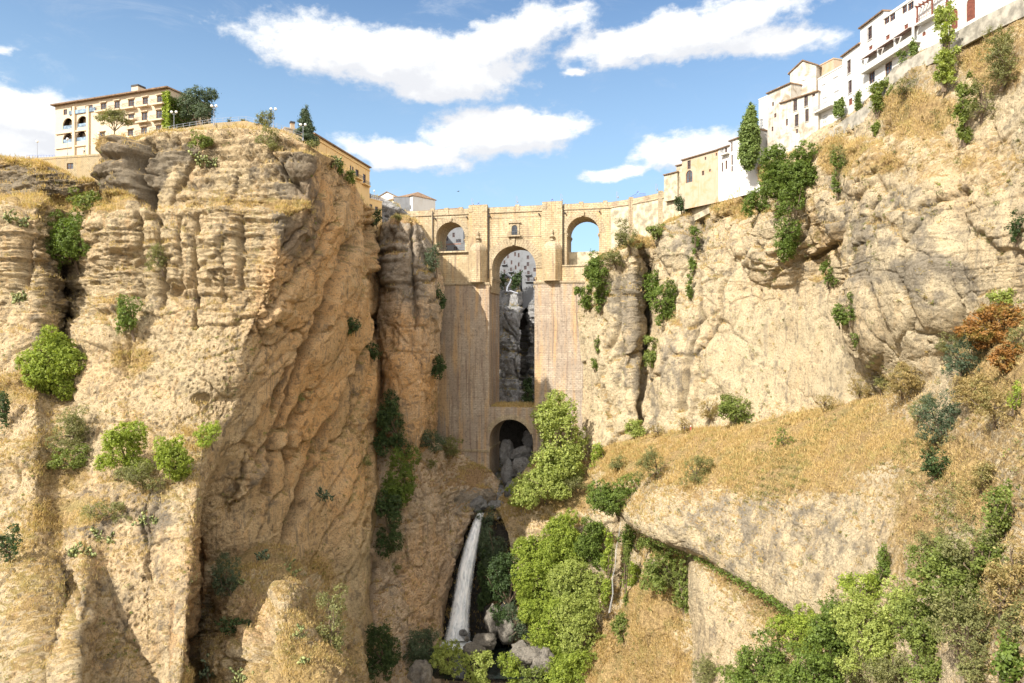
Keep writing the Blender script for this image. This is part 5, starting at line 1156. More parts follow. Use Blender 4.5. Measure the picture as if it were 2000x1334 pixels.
# ---------------------------------------------------------------- plants
def make_plant(kind, name, label, cat, c, w, h, dp, seed, leaf=.5, dens=1.0, lobes=7, style='bush', group=None, base=None, clump=1.0, trunk=True):
    """c: centre of the crown, w/h/dp: its width, height and depth in metres"""
    rg = np.random.default_rng(seed); c = np.array(c, float)
    base = np.array(base if base is not None else [c[0]+.1*w, c[1]+dp*.3, c[2]-h*.48])
    o = empty(name, tuple(base), 0, label, cat, group); rel = c-base
    LB = []
    if style == 'bush':
        LB.append((0, 0, 0, .30, .30, .34))
        for i in range(lobes):
            a = rg.uniform(0, 6.28); r = rg.uniform(.15, .36); z = rg.uniform(-.36, .36)
            s = rg.uniform(.13, .24)*(1-.25*abs(z)*2); LB.append((math.cos(a)*r*(1-.5*max(0, z)), math.sin(a)*r, z, s, s*.9, s*rg.uniform(.7, 1.1)))
    elif style == 'drape':         # hanging down a face, ragged lower edge
        for i in range(lobes+3):
            z = rg.uniform(-.42, .45); LB.append((rg.uniform(-.32, .32)*(.6+.4*(z+.45)), rg.uniform(-.2, .2), z, rg.uniform(.12, .24), .24, rg.uniform(.10, .2)))
    elif style == 'column':
        for i in range(lobes+9):
            z = -.46+.92*(i+.5)/(lobes+9); t = (z+.5); s = .5*min(1, (1.06-t)*2.2)*min(1, .55+t*2.5); LB.append((rg.uniform(-.05, .05), rg.uniform(-.05, .05), z, s*.92, s*.92, .10))
    elif style == 'cone':
        for i in range(11):
            z = -.45+.9*i/10; s = .5*(1-(z+.45)/.95)+.03
            for k in range(6 if s > .1 else 1):
                a = rg.uniform(0, 6.28); LB.append((math.cos(a)*s*.6, math.sin(a)*s*.6, z-.02*s, s*.42+.02, s*.42+.02, .032))
    elif style == 'sparse':
        for i in range(lobes+5):
            z = -.42+.86*rg.uniform(0, 1); LB.append((rg.normal(0, .2), rg.normal(0, .2), z, rg.uniform(.07, .17), .12, rg.uniform(.04, .10)))
    elif style == 'umbrella':
        for i in range(lobes+4):
            a = rg.uniform(0, 6.28); r = rg.uniform(.05, .38); LB.append((math.cos(a)*r, math.sin(a)*r, .42-r*r*2.4+rg.uniform(-.22, .05), .15, .15, .12))
    LB = np.array(LB); S = np.array([w, dp, h])
    vol = LB[:,3]*LB[:,4]*LB[:,5]*w*dp*h; area = (vol**(2/3)).sum()
    n_cl = int(np.clip(area*9.5*dens/(clump**2)/(leaf/.5)**1.2, 14, 2600)); n_lf = int(15*dens**.3)
    pick = rg.choice(len(LB), n_cl, p=(vol**(2/3))/(vol**(2/3)).sum()); B = LB[pick]
    dr = rg.normal(0, 1, (n_cl, 3)); dr /= np.linalg.norm(dr, axis=1, keepdims=True); rr = rg.uniform(.35, 1, n_cl)**.45
    cc = (B[:,:3]+dr*B[:,3:]*rr[:,None])*S
    cr = leaf*1.15*clump*rg.uniform(.6, 1.4, n_cl)
    C = np.repeat(cc, n_lf, 0)+rg.normal(0, .55, (n_cl*n_lf, 3))*np.repeat(cr, n_lf)[:,None]
    Nr = np.repeat(dr, n_lf, 0)*.8+rg.normal(0, .6, (n_cl*n_lf, 3))+[0, -.15, .45]
    tint = np.clip(np.repeat(rg.uniform(.1, .9, n_cl), n_lf)*.65+rg.uniform(0, 1, n_cl*n_lf)*.45-.05, 0, 1)
    V, Fq, T = leaves(C, Nr, leaf, rg, .42 if kind in ('olive', 'blue', 'dry') else .75, tint)
    mesh_np('foliage' if style in ('bush', 'drape', 'sparse') else 'crown', V+rel, Fq, LEAF[kind], o, False, {'tint': T})
    if trunk:
        m = MB(); top = rel+np.array([0, 0, h*.25]); tw_ = max(.07, min(.45, h*.03))
        if style in ('column', 'cone'): m.tube([(0,0,-.6), tuple(rel*.8), tuple(rel+np.array([0,0,h*.42]))], [tw_, tw_*.8, tw_*.2], 6)
        else:
            f = rel*.55+rg.normal(0, .04, 3)*w; m.tube([(0,0,-.4), tuple(rel*.25+rg.normal(0,.03,3)*w), tuple(f)], [tw_, tw_*.85, tw_*.7], 6)
            for k in rg.choice(n_cl, min(n_cl, 9 if h > 3 else 5), replace=False):
                e = cc[k]+rel; mid = (f+e)/2+rg.normal(0, .06, 3)*w; m.tube([tuple(f), tuple(mid), tuple(e)], [tw_*.6, tw_*.38, tw_*.12], 5)
        m.build('trunk' if style in ('column', 'cone', 'umbrella') or h > 6 else 'branches', BARK, o)
    return o
def cactus(label, c, w, h, seed, kind='cactus', n=None):
    rg = np.random.default_rng(seed); o = empty('prickly_pear', tuple(c+np.array([0, .3, -h*.5])), 0, label, 'cactus'); n = n or int(np.clip(w*h*4.0, 25, 150)); V = []; Fq = []; T = []
    pads = []; sx_ = list(np.linspace(-.42*w, .42*w, max(3, int(w/.42)))); rg.shuffle(sx_)
    while len(pads) < n:
        if len(pads) < len(sx_): p = np.array([sx_[len(pads)], rg.uniform(-.1, .1), rg.uniform(0, .12)*h]); up = np.array([rg.normal(0, .35), rg.normal(-.2, .2), 1.0])
        else: q = pads[rg.integers(len(pads))]; up = q[1]+rg.normal(0, .55, 3); up[2] = abs(up[2])+.1; p = q[0]+q[1]*q[2]*.95
        up = up/np.linalg.norm(up); s = rg.uniform(.55, .92) if len(pads) >= len(sx_) else .9
        if len(pads) >= len(sx_) and (p[2] > h or abs(p[0]) > w*.62): continue
        pads.append((p, up, s))
    for p, up, s in pads:
        a = np.cross(up, rg.normal(0, 1, 3)); a /= np.linalg.norm(a); b = np.cross(up, a); b0 = len(V); ct = p+up*s*.5
        ring = [ct+up*s*.52*math.cos(t)+a*s*.36*math.sin(t) for t in np.linspace(0, 2*math.pi, 8, endpoint=False)]
        V += ring+[ct+b*s*.09, ct-b*s*.09]; T += [rg.uniform(0, 1)]*10
        for k in range(8): Fq += [(b0+k, b0+(k+1) % 8, b0+8), (b0+(k+1) % 8, b0+k, b0+9)]
    T = np.array(T); mesh_np('pads', np.array(V), np.array(Fq), LEAF[kind], o, False, {'tint': T})
    m = MB(); m.tube([(0,0,-.3),(0,0,h*.3)], [.16,.10], 6); m.build('stem', BARK, o); return o
SEED = [100]
def pl(kind, px, py, w, h, label, style='bush', name='shrub', cat='shrub', D=None, leaf=None, dens=1.0, lobes=7, push=.36, deep=.75, base=None, clump=1.0, trunk=True, group=None):
    SEED[0] += 1; Dg = D is None
    if Dg: D = dget(px, py, 2); D = max(min(D, dget(px, py+h*.38, 1)), D*.92)
    wm, hm = w*D/F, h*D/F; dp = max(.8, min(wm, hm*1.4)*deep)
    c = W(px, py, D-dp*push); lf = leaf or float(np.clip(D*.0021, .18, .56))
    return make_plant(kind, name, label, cat, c, wm*(1.0 if style in ('column', 'sparse') else 1.15), hm*(1.0 if style == 'column' else 1.12), dp*1.1, SEED[0], lf, dens, lobes, style, group, base, clump, trunk)
def cac(px, py, w, h, label, kind='cactus'):
    SEED[0] += 1; D = dget(px, py, 2)-.4; return cactus(label, W(px, py, D), w*D/F, h*D/F, SEED[0], kind)

# left bank
pl('fig', 132, 470, 96, 118, 'broad dark green fig bush in the gully on the far left', lobes=10)
pl('mid', 168, 392, 62, 48, 'small green bush above the fig bush in the left gully')
pl('bright', 97, 704, 108, 138, 'fluffy bright green bush on the far left casting a shadow to its right', lobes=14, leaf=.3, dens=1.7, clump=.9, deep=.9, push=.3)
pl('fig', 250, 612, 54, 94, 'dense oval leafy bush clinging to the left cliff face', 'bush', lobes=8)
pl('olive', 309, 500, 46, 66, 'grey olive shrub in a vertical crack of the left cliff', leaf=.3)
pl('mid', 388, 272, 50, 34, 'low green shrub above the prickly pear near the promenade')
cac(402, 305, 44, 44, 'prickly pear hanging below the promenade wall')
pl('olive', 524, 270, 56, 46, 'olive green shrub spilling over the cliff edge below the round bush')
cac(35, 425, 46, 40, 'prickly pear on the grassy ledge at the far left')
cac(36, 572, 34, 44, 'yellowish prickly pear in the middle of the far left cliff')
pl('olive', 132, 838, 88, 96, 'olive bush with a lime top on the lower left slope', lobes=10); pl('mid', 132, 898, 80, 50, 'low spreading bush just below the lime topped olive bush')
pl('bright', 236, 880, 100, 100, 'round yellow green bush left of the trio on the lower left rock', lobes=11, leaf=.32, dens=1.4); pl('olive', 268, 922, 90, 66, 'olive bush at the foot of the trio on the lower left rock')
pl('bright', 338, 898, 82, 100, 'tall yellow green bush in the middle of the lower left rock', lobes=10, leaf=.32, dens=1.3); pl('bright', 402, 852, 62, 50, 'yellow green bush at the shadow edge of the lower left rock')
pl('dark', 6, 795, 36, 84, 'dark bush cut by the left picture edge under the cliff'); pl('dark', 12, 1065, 54, 84, 'dark round bush low at the left edge')
pl('olive', 200, 995, 120, 44, 'flat olive shrub among dry grass on the lower left rock', leaf=.3, dens=.8); cac(212, 1040, 44, 60, 'tall prickly pear in the middle of the lower left rock'); cac(290, 1015, 52, 40, 'wide prickly pear right of the tall one on the lower left rock'); cac(160, 1078, 60, 24, 'low prickly pear patch on pale rubble at the lower left')
cac(445, 1110, 70, 90, 'large blue green prickly pear in the dark cleft', 'darkcactus'); pl('blue', 440, 1130, 76, 90, 'dark bluish bush filling the cleft behind the prickly pear'); cac(470, 1135, 20, 34, 'small sunlit prickly pear at the edge of the dark cleft')
cac(518, 1088, 40, 34, 'small shaded prickly pear above the lower left ridge', 'darkcactus'); cac(556, 1108, 42, 62, 'sunlit prickly pear on the crest of the lower left ridge')
pl('dark', 455, 1222, 64, 42, 'dark low bush in a hollow of the lower left ridge'); cac(578, 1235, 34, 50, 'prickly pear on the sunlit golden slope'); cac(590, 1285, 36, 34, 'lower prickly pear on the sunlit golden slope')
pl('olive', 646, 1215, 66, 110, 'grassy olive shrub streaming down beside the golden slope', 'drape', leaf=.4); cac(405, 1302, 34, 56, 'prickly pear in the bottom left cleft', 'darkcactus'); cac(478, 1324, 70, 30, 'row of prickly pears at the bottom of the golden slope')
cac(622, 955, 60, 54, 'grey green agave clump on the shaded rock face', 'darkcactus')
pl('dark', 690, 636, 32, 34, 'small dark shrub in the upper cleft of the shaded face'); pl('dark', 724, 680, 40, 44, 'round dark shrub beside the black crevice'); pl('dark', 855, 712, 34, 52, 'dark bush wedged between the rock pillar and the bridge', D=218)
pl('blue', 848, 505, 34, 66, 'long dark bush on the right shoulder of the rock pillar', D=221); pl('dark', 858, 578, 22, 48, 'narrow dark bush below the shoulder of the rock pillar', D=221)
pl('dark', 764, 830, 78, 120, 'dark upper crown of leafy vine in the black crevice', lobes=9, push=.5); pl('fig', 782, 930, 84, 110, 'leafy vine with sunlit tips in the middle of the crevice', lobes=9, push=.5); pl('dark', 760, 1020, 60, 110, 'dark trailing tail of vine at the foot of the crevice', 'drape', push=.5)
pl('blue', 838, 858, 72, 50, 'grey green shrub left of the foot of the bridge'); pl('olive', 878, 872, 52, 40, 'pale green shrub against the foot of the left pier')
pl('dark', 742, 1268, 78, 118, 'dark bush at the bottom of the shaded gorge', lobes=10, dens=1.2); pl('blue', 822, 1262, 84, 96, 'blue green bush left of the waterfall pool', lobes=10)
for (x, y, w, h, t) in ((775,1110,16,20,'tiny'),(588,775,18,20,'small round'),(715,900,20,20,'small olive'),(845,905,18,18,'small dull')):
    pl('olive', x, y, w, h, {'tiny':'tiny shrub on the shaded slope left of the waterfall','small round':'small dark tuft on the orange shaded face','small olive':'small shrub beside the crevice vine','small dull':'dull shrub on the slope under the bridge foot'}[t], trunk=False)
# gorge floor and the waterfall
pl('lime', 872, 1285, 62, 80, 'pale lime bush in front of the waterfall pool', lobes=9, D=184); pl('lime', 930, 1302, 76, 74, 'broad lime green bush at the bottom centre', lobes=9, D=184); pl('bright', 992, 1298, 50, 66, 'rounded yellow green bush right of the lime ones', D=184); pl('mid', 1040, 1322, 56, 40, 'low grey green bush at the bottom by the pool', D=182)
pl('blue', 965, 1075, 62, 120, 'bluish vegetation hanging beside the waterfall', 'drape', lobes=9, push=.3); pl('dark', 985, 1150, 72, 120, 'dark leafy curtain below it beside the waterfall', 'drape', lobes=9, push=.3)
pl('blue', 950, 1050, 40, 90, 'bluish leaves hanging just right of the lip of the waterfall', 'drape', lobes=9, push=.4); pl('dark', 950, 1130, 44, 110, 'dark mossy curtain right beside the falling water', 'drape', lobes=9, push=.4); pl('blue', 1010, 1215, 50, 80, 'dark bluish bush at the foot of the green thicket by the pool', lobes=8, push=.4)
pl('dark', 984, 546, 14, 34, 'dark bush on the grey rock left of the white stair', D=322, leaf=.7); pl('dark', 1010, 545, 20, 36, 'dark tree on the grey rock right of the white stair', D=320, leaf=.7); pl('dark', 1031, 770, 24, 60, 'dark bush at the bottom of the tall arch opening', D=300, leaf=.7)
GI = 'large green bushes covering the right side of the gorge'
for (x, y, w, h, k, t) in ((1090,1060,90,110,'bright','topmost round bush of the green gorge thicket'),(1035,1075,60,60,'bright','small leafy mound at the upper left of the green gorge thicket'),(1050,1150,90,110,'bright','leafy bush at the left flank of the green gorge thicket'),(1120,1140,100,120,'lime','broad leafy bush in the centre of the green gorge thicket'),
                        (1070,1230,100,110,'bright','bush low on the left flank of the green gorge thicket'),(1135,1235,90,110,'lime','bush low on the right flank of the green gorge thicket'),(1105,1315,110,90,'bright','lowest bush of the green gorge thicket at the picture bottom'),(1155,1060,60,90,'fig','darker bush at the upper right of the green gorge thicket')):
    pl(k, x, y, w*1.15, h*1.12, t, lobes=16, dens=1.3, group=GI, push=.22, deep=.5)
pl('fig', 1200, 975, 108, 84, 'dark green spreading bush left of the rock overhang', lobes=11); pl('fig', 1226, 1030, 50, 76, 'dark bush hanging below the spreading one at the overhang', 'drape')
make_plant('lime', 'tree', 'tall pale green poplar tree in front of the right bridge pier', 'tree', W(1095, 862, 210), 20.5, 31, 15, 900, .6, 1.25, 16, 'bush', None, W(1100, 975, 214)+[0, 0, 0], 1.15)
pl('lime', 1055, 945, 120, 80, 'leafy bush at the foot of the tall pale tree', lobes=10, D=211); pl('bright', 1010, 965, 40, 40, 'small bush left of the tall pale tree above the waterfall', D=214)
pl('bright', 1170, 890, 46, 50, 'small bright bush right of the tall pale tree', D=208); pl('olive', 1120, 945, 60, 30, 'yellowish low bush below the tall pale tree', D=208)
# right bank
pl('fig', 1168, 535, 60, 90, 'green bush climbing the cliff against the right bridge pier', D=217, lobes=9); pl('fig', 1145, 575, 44, 50, 'lower lobe of green bush against the right bridge pier', D=226); pl('fig', 1172, 585, 26, 46, 'narrow trailing green bush beside the right pier', 'drape', D=217)
pl('olive', 1226, 460, 58, 60, 'olive yellow shrub under the approach wall', D=213); pl('olive', 1200, 500, 40, 44, 'dry olive shrub on the grassy edge by the third arch', D=216); pl('mid', 1285, 450, 40, 30, 'small green shrub below the cream wall')
pl('fig', 1272, 560, 36, 60, 'green bush at the top of the tall crevice on the right cliff'); pl('fig', 1294, 590, 56, 92, 'large green bush filling the crevice on the right cliff', lobes=10); pl('mid', 1272, 680, 36, 62, 'hanging green bush low in the tall crevice', 'drape')
pl('fig', 1357, 470, 22, 44, 'upper tuft of the ivy line on the right cliff', 'drape'); pl('fig', 1353, 518, 20, 44, 'middle tuft of the ivy line on the right cliff', 'drape'); pl('fig', 1348, 560, 18, 44, 'lowest tuft of the ivy line on the right cliff', 'drape')
pl('fig', 1166, 672, 14, 34, 'small green tuft high beside the right pier'); pl('fig', 1160, 710, 14, 26, 'small green tuft low beside the right pier')
pl('dark', 1330, 396, 24, 34, 'small dark fig growing out of the approach wall', D=208); pl('mid', 1350, 398, 10, 22, 'little creeper on the approach wall', D=207, trunk=False)
pl('fig', 1480, 390, 60, 64, 'left hanging lobe of the great green creeper below the houses', D=176); pl('fig', 1545, 335, 115, 100, 'great leafy green creeper below the white houses', lobes=14, D=168, dens=1.3, push=.5, deep=.75); pl('mid', 1508, 345, 52, 62, 'left shoulder of the great green creeper beside the cypress', lobes=9, D=174); pl('fig', 1542, 425, 62, 130, 'long hanging tongue of the great green creeper', 'drape', lobes=12, D=162, push=.5, deep=.75)
pl('fig', 1618, 530, 36, 56, 'green bush hanging under the rock roof on the right wall'); pl('fig', 1640, 612, 46, 50, 'dark green bush on the edge of the great rock bulge'); pl('fig', 1660, 600, 20, 60, 'upright strand of leaves on the edge of the great bulge'); pl('fig', 1672, 662, 18, 26, 'small tuft below the bush on the great bulge edge')
pl('dry', 1385, 797, 52, 52, 'straw coloured bush at the foot of the right wall', leaf=.3, dens=.8); pl('mid', 1438, 800, 78, 66, 'round green bush beside the cliff path', lobes=9); pl('dry', 1330, 826, 46, 40, 'bare dry bush by the two walkers', leaf=.28, dens=.45); pl('dry', 1285, 838, 40, 34, 'small dry bush left of the two walkers', leaf=.28, dens=.5)
pl('lime', 1236, 838, 46, 44, 'bright bush where the path meets the cliff'); pl('olive', 1205, 905, 36, 32, 'small pale bush on the golden slope near the tall tree')
pl('olive', 1276, 908, 66, 72, 'olive bush on the left of the golden slope', leaf=.3); pl('olive', 1354, 916, 70, 62, 'round olive bush in the middle of the golden slope', leaf=.28); pl('dry', 1610, 785, 56, 44, 'dry shrub at the foot of the right wall', leaf=.26, dens=.7); pl('dry', 1682, 755, 64, 60, 'twiggy straw shrub at the foot of the great bulge', leaf=.24, dens=.8)
pl('dry', 1765, 738, 100, 72, 'wide brownish thicket at the end of the cliff path', leaf=.26, lobes=10); pl('olive', 1722, 745, 40, 44, 'thin olive shrub between the two straw thickets', leaf=.26); pl('mid', 1530, 850, 40, 50, 'faint green shrub on the golden slope', leaf=.25, dens=.5)
pl('blue', 1885, 695, 96, 84, 'dark bluish shrub under the rusty creeper', lobes=10, leaf=.26); pl('blue', 1836, 822, 112, 104, 'large bluish green bush at the right of the path', lobes=12, leaf=.26); pl('dark', 1828, 900, 62, 66, 'dark bush trailing below the large bluish one', leaf=.25); pl('olive', 1795, 800, 60, 60, 'yellow olive shrub at the left of the large bluish one', leaf=.25)
pl('rust', 1935, 635, 130, 70, 'rusty orange creeper on the right edge slope', 'drape', lobes=14, leaf=.26); pl('rust', 1965, 700, 80, 60, 'lower rusty thicket at the right picture edge', leaf=.26); pl('lime', 1955, 582, 70, 34, 'light green fringe above the rusty creeper', leaf=.25); pl('olive', 1855, 668, 60, 44, 'lime olive fringe left of the dark bluish shrub', leaf=.25)
pl('dry', 1950, 790, 110, 80, 'tangled dry brush on the slope at the right edge', leaf=.24, lobes=10, dens=.8); pl('bright', 1980, 775, 34, 56, 'bright green shrub in the dry brush at the right edge', leaf=.22)
pl('mid', 1716, 212, 56, 100, 'pale leafy tree below the white houses', 'sparse', 'tree', 'tree', D=140, lobes=18, dens=2.2, leaf=.36); pl('lime', 1846, 85, 42, 160, 'tall slender poplar in front of the upper white building', 'sparse', 'poplar_tree', 'tree', D=120, lobes=26, dens=2.6, leaf=.34); pl('mid', 1885, 205, 32, 140, 'hanging green poplar branch on the slope below the slender poplar', 'sparse', 'poplar_tree', 'tree', D=112, lobes=24, dens=2.4, leaf=.3)
pl('dark', 1988, 440, 36, 66, 'dark shrub at the right picture edge on the great cliff', leaf=.25); pl('olive', 1960, 110, 90, 100, 'dry green scrub high on the right edge slope', 'drape', lobes=12, leaf=.26, dens=.8); pl('olive', 1640, 300, 50, 60, 'yellowish scrub on the slope right of the great creeper', leaf=.3, dens=.7); pl('fig', 1636, 345, 26, 70, 'green strand running down beside the great creeper', 'drape', leaf=.3)
pl('olive', 1920, 190, 60, 80, 'dry bush right of the hanging poplar', leaf=.26, dens=.7); pl('olive', 1770, 165, 60, 40, 'low scrub under the grey retaining wall', leaf=.28, dens=.6)
# cypresses and potted trees along the houses
def cyp(px, py, w, h, label, name='cypress', D=None, **k): return pl('cypress', px, py, w, h, label, 'column', name, 'tree', D=D or FD(px)-3.2, leaf=k.get('leaf', .35), dens=k.get('dens', 2.5), push=0, deep=1.0, base=None)
pl('cypress', 1464, 266, 38, 122, 'tall broad cypress standing before the white houses', 'column', 'cypress', 'tree', D=180, leaf=.5, dens=2.4, push=0, deep=1.0)
cyp(1633, 213, 6, 27, 'left of two slim young cypresses on the long balcony terrace'); cyp(1643, 209, 7, 38, 'right of two slim young cypresses on the long balcony terrace'); cyp(1676, 196, 8, 40, 'slim cypress leaning below the tall barred house'); cyp(1737, 160, 8, 26, 'small cypress beside the pale leafy tree'); cyp(1784, 92, 8, 32, 'slim cypress beside the terrace under the pergola')
pl('fig', 1761, 108, 24, 26, 'round leafy potted bush on the terrace wall', D=FD(1761)-3.4, leaf=.25)
# trees on the left plateau
make_plant('blue', 'tree', 'large grey green tree beside the hotel on the left cliff', 'tree', W(386, 203, 172), 12.2, 9.8, 9, 801, .42, 1.5, 14, 'bush', None, W(389, 250, 172)+[0, 0, -1])
make_plant('olive', 'tree', 'small spreading tree in front of the hotel balconies', 'tree', W(221, 238, 167), 10.2, 6.0, 7, 802, .36, 1.3, 10, 'umbrella', None, W(226, 278, 167)+[0, 0, -1])
pl('olive', 520, 233, 38, 36, 'round olive green bush on the promenade beside a globe lamp', D=167.5, leaf=.35, dens=1.5); make_plant('blue', 'conifer', 'dark pointed conifer on the left cliff edge', 'tree', W(596, 244, 170), 6.6, 9.6, 6.4, 804, .36, 2.6, 11, 'cone', None, W(596, 280, 170)+[0, 0, -1])
pl('mid', 193, 292, 20, 12, 'little green shrub on the terrace below the hotel', D=171, leaf=.25); pl('mid', 236, 272, 24, 10, 'low shrub under the spreading tree', D=167, leaf=.3); pl('dark', 448, 236, 8, 14, 'tiny conifer on the promenade skyline', D=172, leaf=.25); pl('olive', 476, 235, 20, 8, 'low bush on the promenade skyline', D=170, leaf=.3)
cac(655, 310, 22, 36, 'prickly pear on the skyline edge before the yellow building'); pl('mid', 683, 345, 36, 24, 'green shrub on the cliff edge before the yellow windows'); pl('fig', 665, 328, 26, 30, 'dark green shrub on the cliff edge left of the yellow windows'); pl('olive', 612, 280, 40, 14, 'dry scrub on the cliff edge below the conifer', leaf=.35)
pl('dark', 733, 425, 26, 34, 'dark scrub under the small ochre house', D=236); pl('olive', 778, 423, 30, 12, 'yellowish scrub on top of the rock pillar', D=222)
# bottom right thicket
for (x, y, w, h, k, s, t) in ((1485,1300,110,90,'fig',12,'dark green bush low in the bottom right thicket'),(1440,1320,80,50,'mid',8,'low bush at the left end of the bottom right thicket'),(1378,1312,62,52,'olive',8,'pale olive bush left of the bottom right thicket'),
    (1560,1240,90,80,'bright',10,'yellow green bush under the sloping rock ledge'),(1625,1235,90,100,'fig',12,'dark leafy bush crowning the bottom right thicket'),(1600,1310,130,70,'fig',12,'broad dark bush at the very bottom right of centre'),
    (1700,1240,110,130,'lime',12,'pale yellow green tree in the bottom right thicket'),(1690,1150,90,60,'bright',9,'light leafy spray on top of the pale tree'),(1745,1310,110,70,'olive',9,'olive bush with bare twigs at the bottom right'),
    (1850,1130,130,130,'mid',14,'large mid green bush on the right slope'),(1800,1230,110,110,'mid',12,'mid green bush below the large one on the right slope'),(1900,1070,90,90,'olive',10,'olive bush above the large one on the right slope'),(1945,1000,60,120,'mid',10,'upright green bush at the right edge by the white rocks'),
    (1890,1230,120,120,'olive',11,'loose olive bush in the bottom right corner area'),(1975,1290,60,100,'fig',9,'dark green bush in the bottom right corner'),(1960,1160,80,110,'dry',9,'straw coloured bush at the right edge'),(1985,1090,40,90,'dry',7,'golden dry spray at the right picture edge')):
    pl(k, x, y, w*1.22, h*1.2, t, lobes=s, leaf=.26 if k != 'fig' else .32, dens=1.1, group=None)
for (x, y, w, h, t) in ((1290,1110,90,90,'mid green bush below the overhang left of the lower block'),(1335,1150,50,110,'long green bush against the lower rock block'),(1215,1225,50,70,'round bush at the foot of the small cascade'),(1235,1120,50,60,'bright bush beside the small cascade'),(1270,1060,50,36,'low green cover under the tip of the overhang')):
    pl('mid' if t[0] != 'b' else 'bright', x, y, w, h, t, lobes=8)
pl('olive', 1305, 1120, 60, 60, 'olive shrub with dark stems below the overhang')
for (x, y, w, h, k, t) in ((1530,1320,90,50,'mid','low green bush at the bottom between the two dark ones'),(1665,1310,90,60,'olive','olive bush at the bottom beside the pale tree'),(1760,1180,90,90,'lime','light green bush right of the pale tree'),(1820,1310,110,60,'mid','green bush at the bottom right beside the bare twigs'),
    (1900,1310,90,60,'olive','dull olive bush at the very bottom near the corner'),(1880,1160,100,100,'mid','rounded green bush between the large one and the corner'),(1930,1090,70,70,'mid','green bush just left of the golden spray'),(1820,1060,80,70,'olive','olive scrub over the large mid green bush'),
    (1725,1095,30,80,'fig','narrow leafy strand on the golden rock at lower right'),(1980,1220,60,80,'olive','olive bush at the right edge above the corner'),(1920,930,60,60,'dry','straw tangle under the white rock at the right edge'),(1900,760,90,60,'dry','brown brush between the two bluish bushes'),(1985,660,50,60,'olive','olive brush beside the rusty creeper at the edge')):
    pl(k, x, y, w, h, t, lobes=10, leaf=.25, dens=1.1)
# green seam along the foot of the bulge
sm = []; rg = np.random.default_rng(77); line = [(1262,1050),(1365,1090),(1440,1130),(1500,1165),(1550,1200),(1582,1222)]
for a, b in zip(line[:-1], line[1:]):
    for t in np.linspace(0, 1, 12, endpoint=False): x = a[0]+(b[0]-a[0])*t; y = a[1]+(b[1]-a[1])*t; sm.append(W(x, y, dget(x, y+2, 1)-.6))
sm = np.array(sm); n = 60; C = np.repeat(sm, n, 0)+rg.normal(0, 1, (len(sm)*n, 3))*[.8, .4, .35]
V, Fq, T = leaves(C, rg.normal(0, 1, (len(C), 3))+[0,-.3,.5], .35, rg, .7, rg.uniform(0, 1, len(C))); o = mesh_np('ivy', V, Fq, LEAF['fig'], None, False, {'tint': T}); tag(o, 'thin green seam of ivy along the foot of the smooth rock bulge', 'ivy', None, 'stuff')
# scattered tufts on the rock faces and dry grass
gp = np.concatenate([g[0] for g in GR_P]); gn = np.concatenate([g[1] for g in GR_P]); gm = np.concatenate([g[2] for g in GR_P])
rg = np.random.default_rng(5); pr = gm*sst(fbm(gp*.16, 3, 71), -.25, .2)*np.clip(gp[:,1]/120, .6, 2); sel = rg.choice(len(gp), min(60000, len(gp)), replace=False, p=pr/pr.sum()); gp = gp[sel]; gn = gn[sel]
rs = np.random.default_rng(8); ns = 900; u_ = rs.uniform(sl0+.2, sl1-.2, ns); v_ = rs.uniform(-1.6, TH+1.6, ns)
sill = np.stack([B0[0]+BU_[0]*u_+BN[0]*v_, B0[1]+BU_[1]*u_+BN[1]*v_, np.full(ns, zl1)], 1); gp = np.concatenate([gp, sill]); gn = np.concatenate([gn, np.tile([0, 0, 1.], (ns, 1))])
k = 4; B = np.repeat(gp, k, 0)+rg.normal(0, .28, (len(gp)*k, 3)); up = np.repeat(gn, k, 0)*.45+[0, 0, .75]+rg.normal(0, .38, (len(B), 3)); up /= np.linalg.norm(up, axis=1, keepdims=True)
hh = rg.uniform(.3, 1.0, len(B))[:,None]*np.clip(B[:,1:2]/150, .6, 1.2); sd_ = np.cross(up, rg.normal(0, 1, (len(B), 3))); sd_ /= np.linalg.norm(sd_, axis=1, keepdims=True)
V = np.empty((len(B), 3, 3)); wd_ = .06*np.clip(B[:,1:2]/130, .6, 1.5); V[:,0] = B-sd_*wd_; V[:,1] = B+sd_*wd_; V[:,2] = B+up*hh
tt = np.clip(np.repeat(rg.uniform(0, 1, len(gp)), k)*.6+rg.uniform(0, .4, len(B)), 0, 1)
o = mesh_np('dry_grass', V.reshape(-1, 3), np.arange(len(B)*3).reshape(-1, 3), GRASSM, None, False, {'tint': np.repeat(tt, 3)}); tag(o, 'golden dry grass growing on ledges and slopes', 'grass', None, 'stuff')

# low scrub and tufts scattered over rock and slopes, far too many to count
rp = np.concatenate([g[0] for g in RK_P]); rn = np.concatenate([g[1] for g in RK_P]); rm = np.concatenate([g[2] for g in RK_P]); rg = np.random.default_rng(12)
def scrub(nm, lbl, n, wgt, kind, rad, leafs, seed):
    rg = np.random.default_rng(seed); pr = wgt+1e-6; s_ = rg.choice(len(rp), min(n, len(rp)-1), replace=False, p=pr/pr.sum()); C0 = rp[s_]; N0 = rn[s_]; r_ = rad*rg.uniform(.35, 1.3, len(C0))**1.3
    C = np.repeat(C0+N0*(r_*.3)[:,None], leafs, 0)+rg.normal(0, 1, (len(C0)*leafs, 3))*np.repeat(r_, leafs)[:,None]*[.5, .5, .42]
    V, Fq, T = leaves(C, np.repeat(N0, leafs, 0)*.6+rg.normal(0, .6, (len(C), 3))+[0, 0, .5], .26, rg, .5, np.clip(np.repeat(rg.uniform(0, 1, len(C0)), leafs)*.7+rg.uniform(0, .3, len(C)), 0, 1))
    o = mesh_np(nm, V, Fq, LEAF[kind], None, False, {'tint': T}); tag(o, lbl, nm.replace('_', ' '), None, 'stuff')
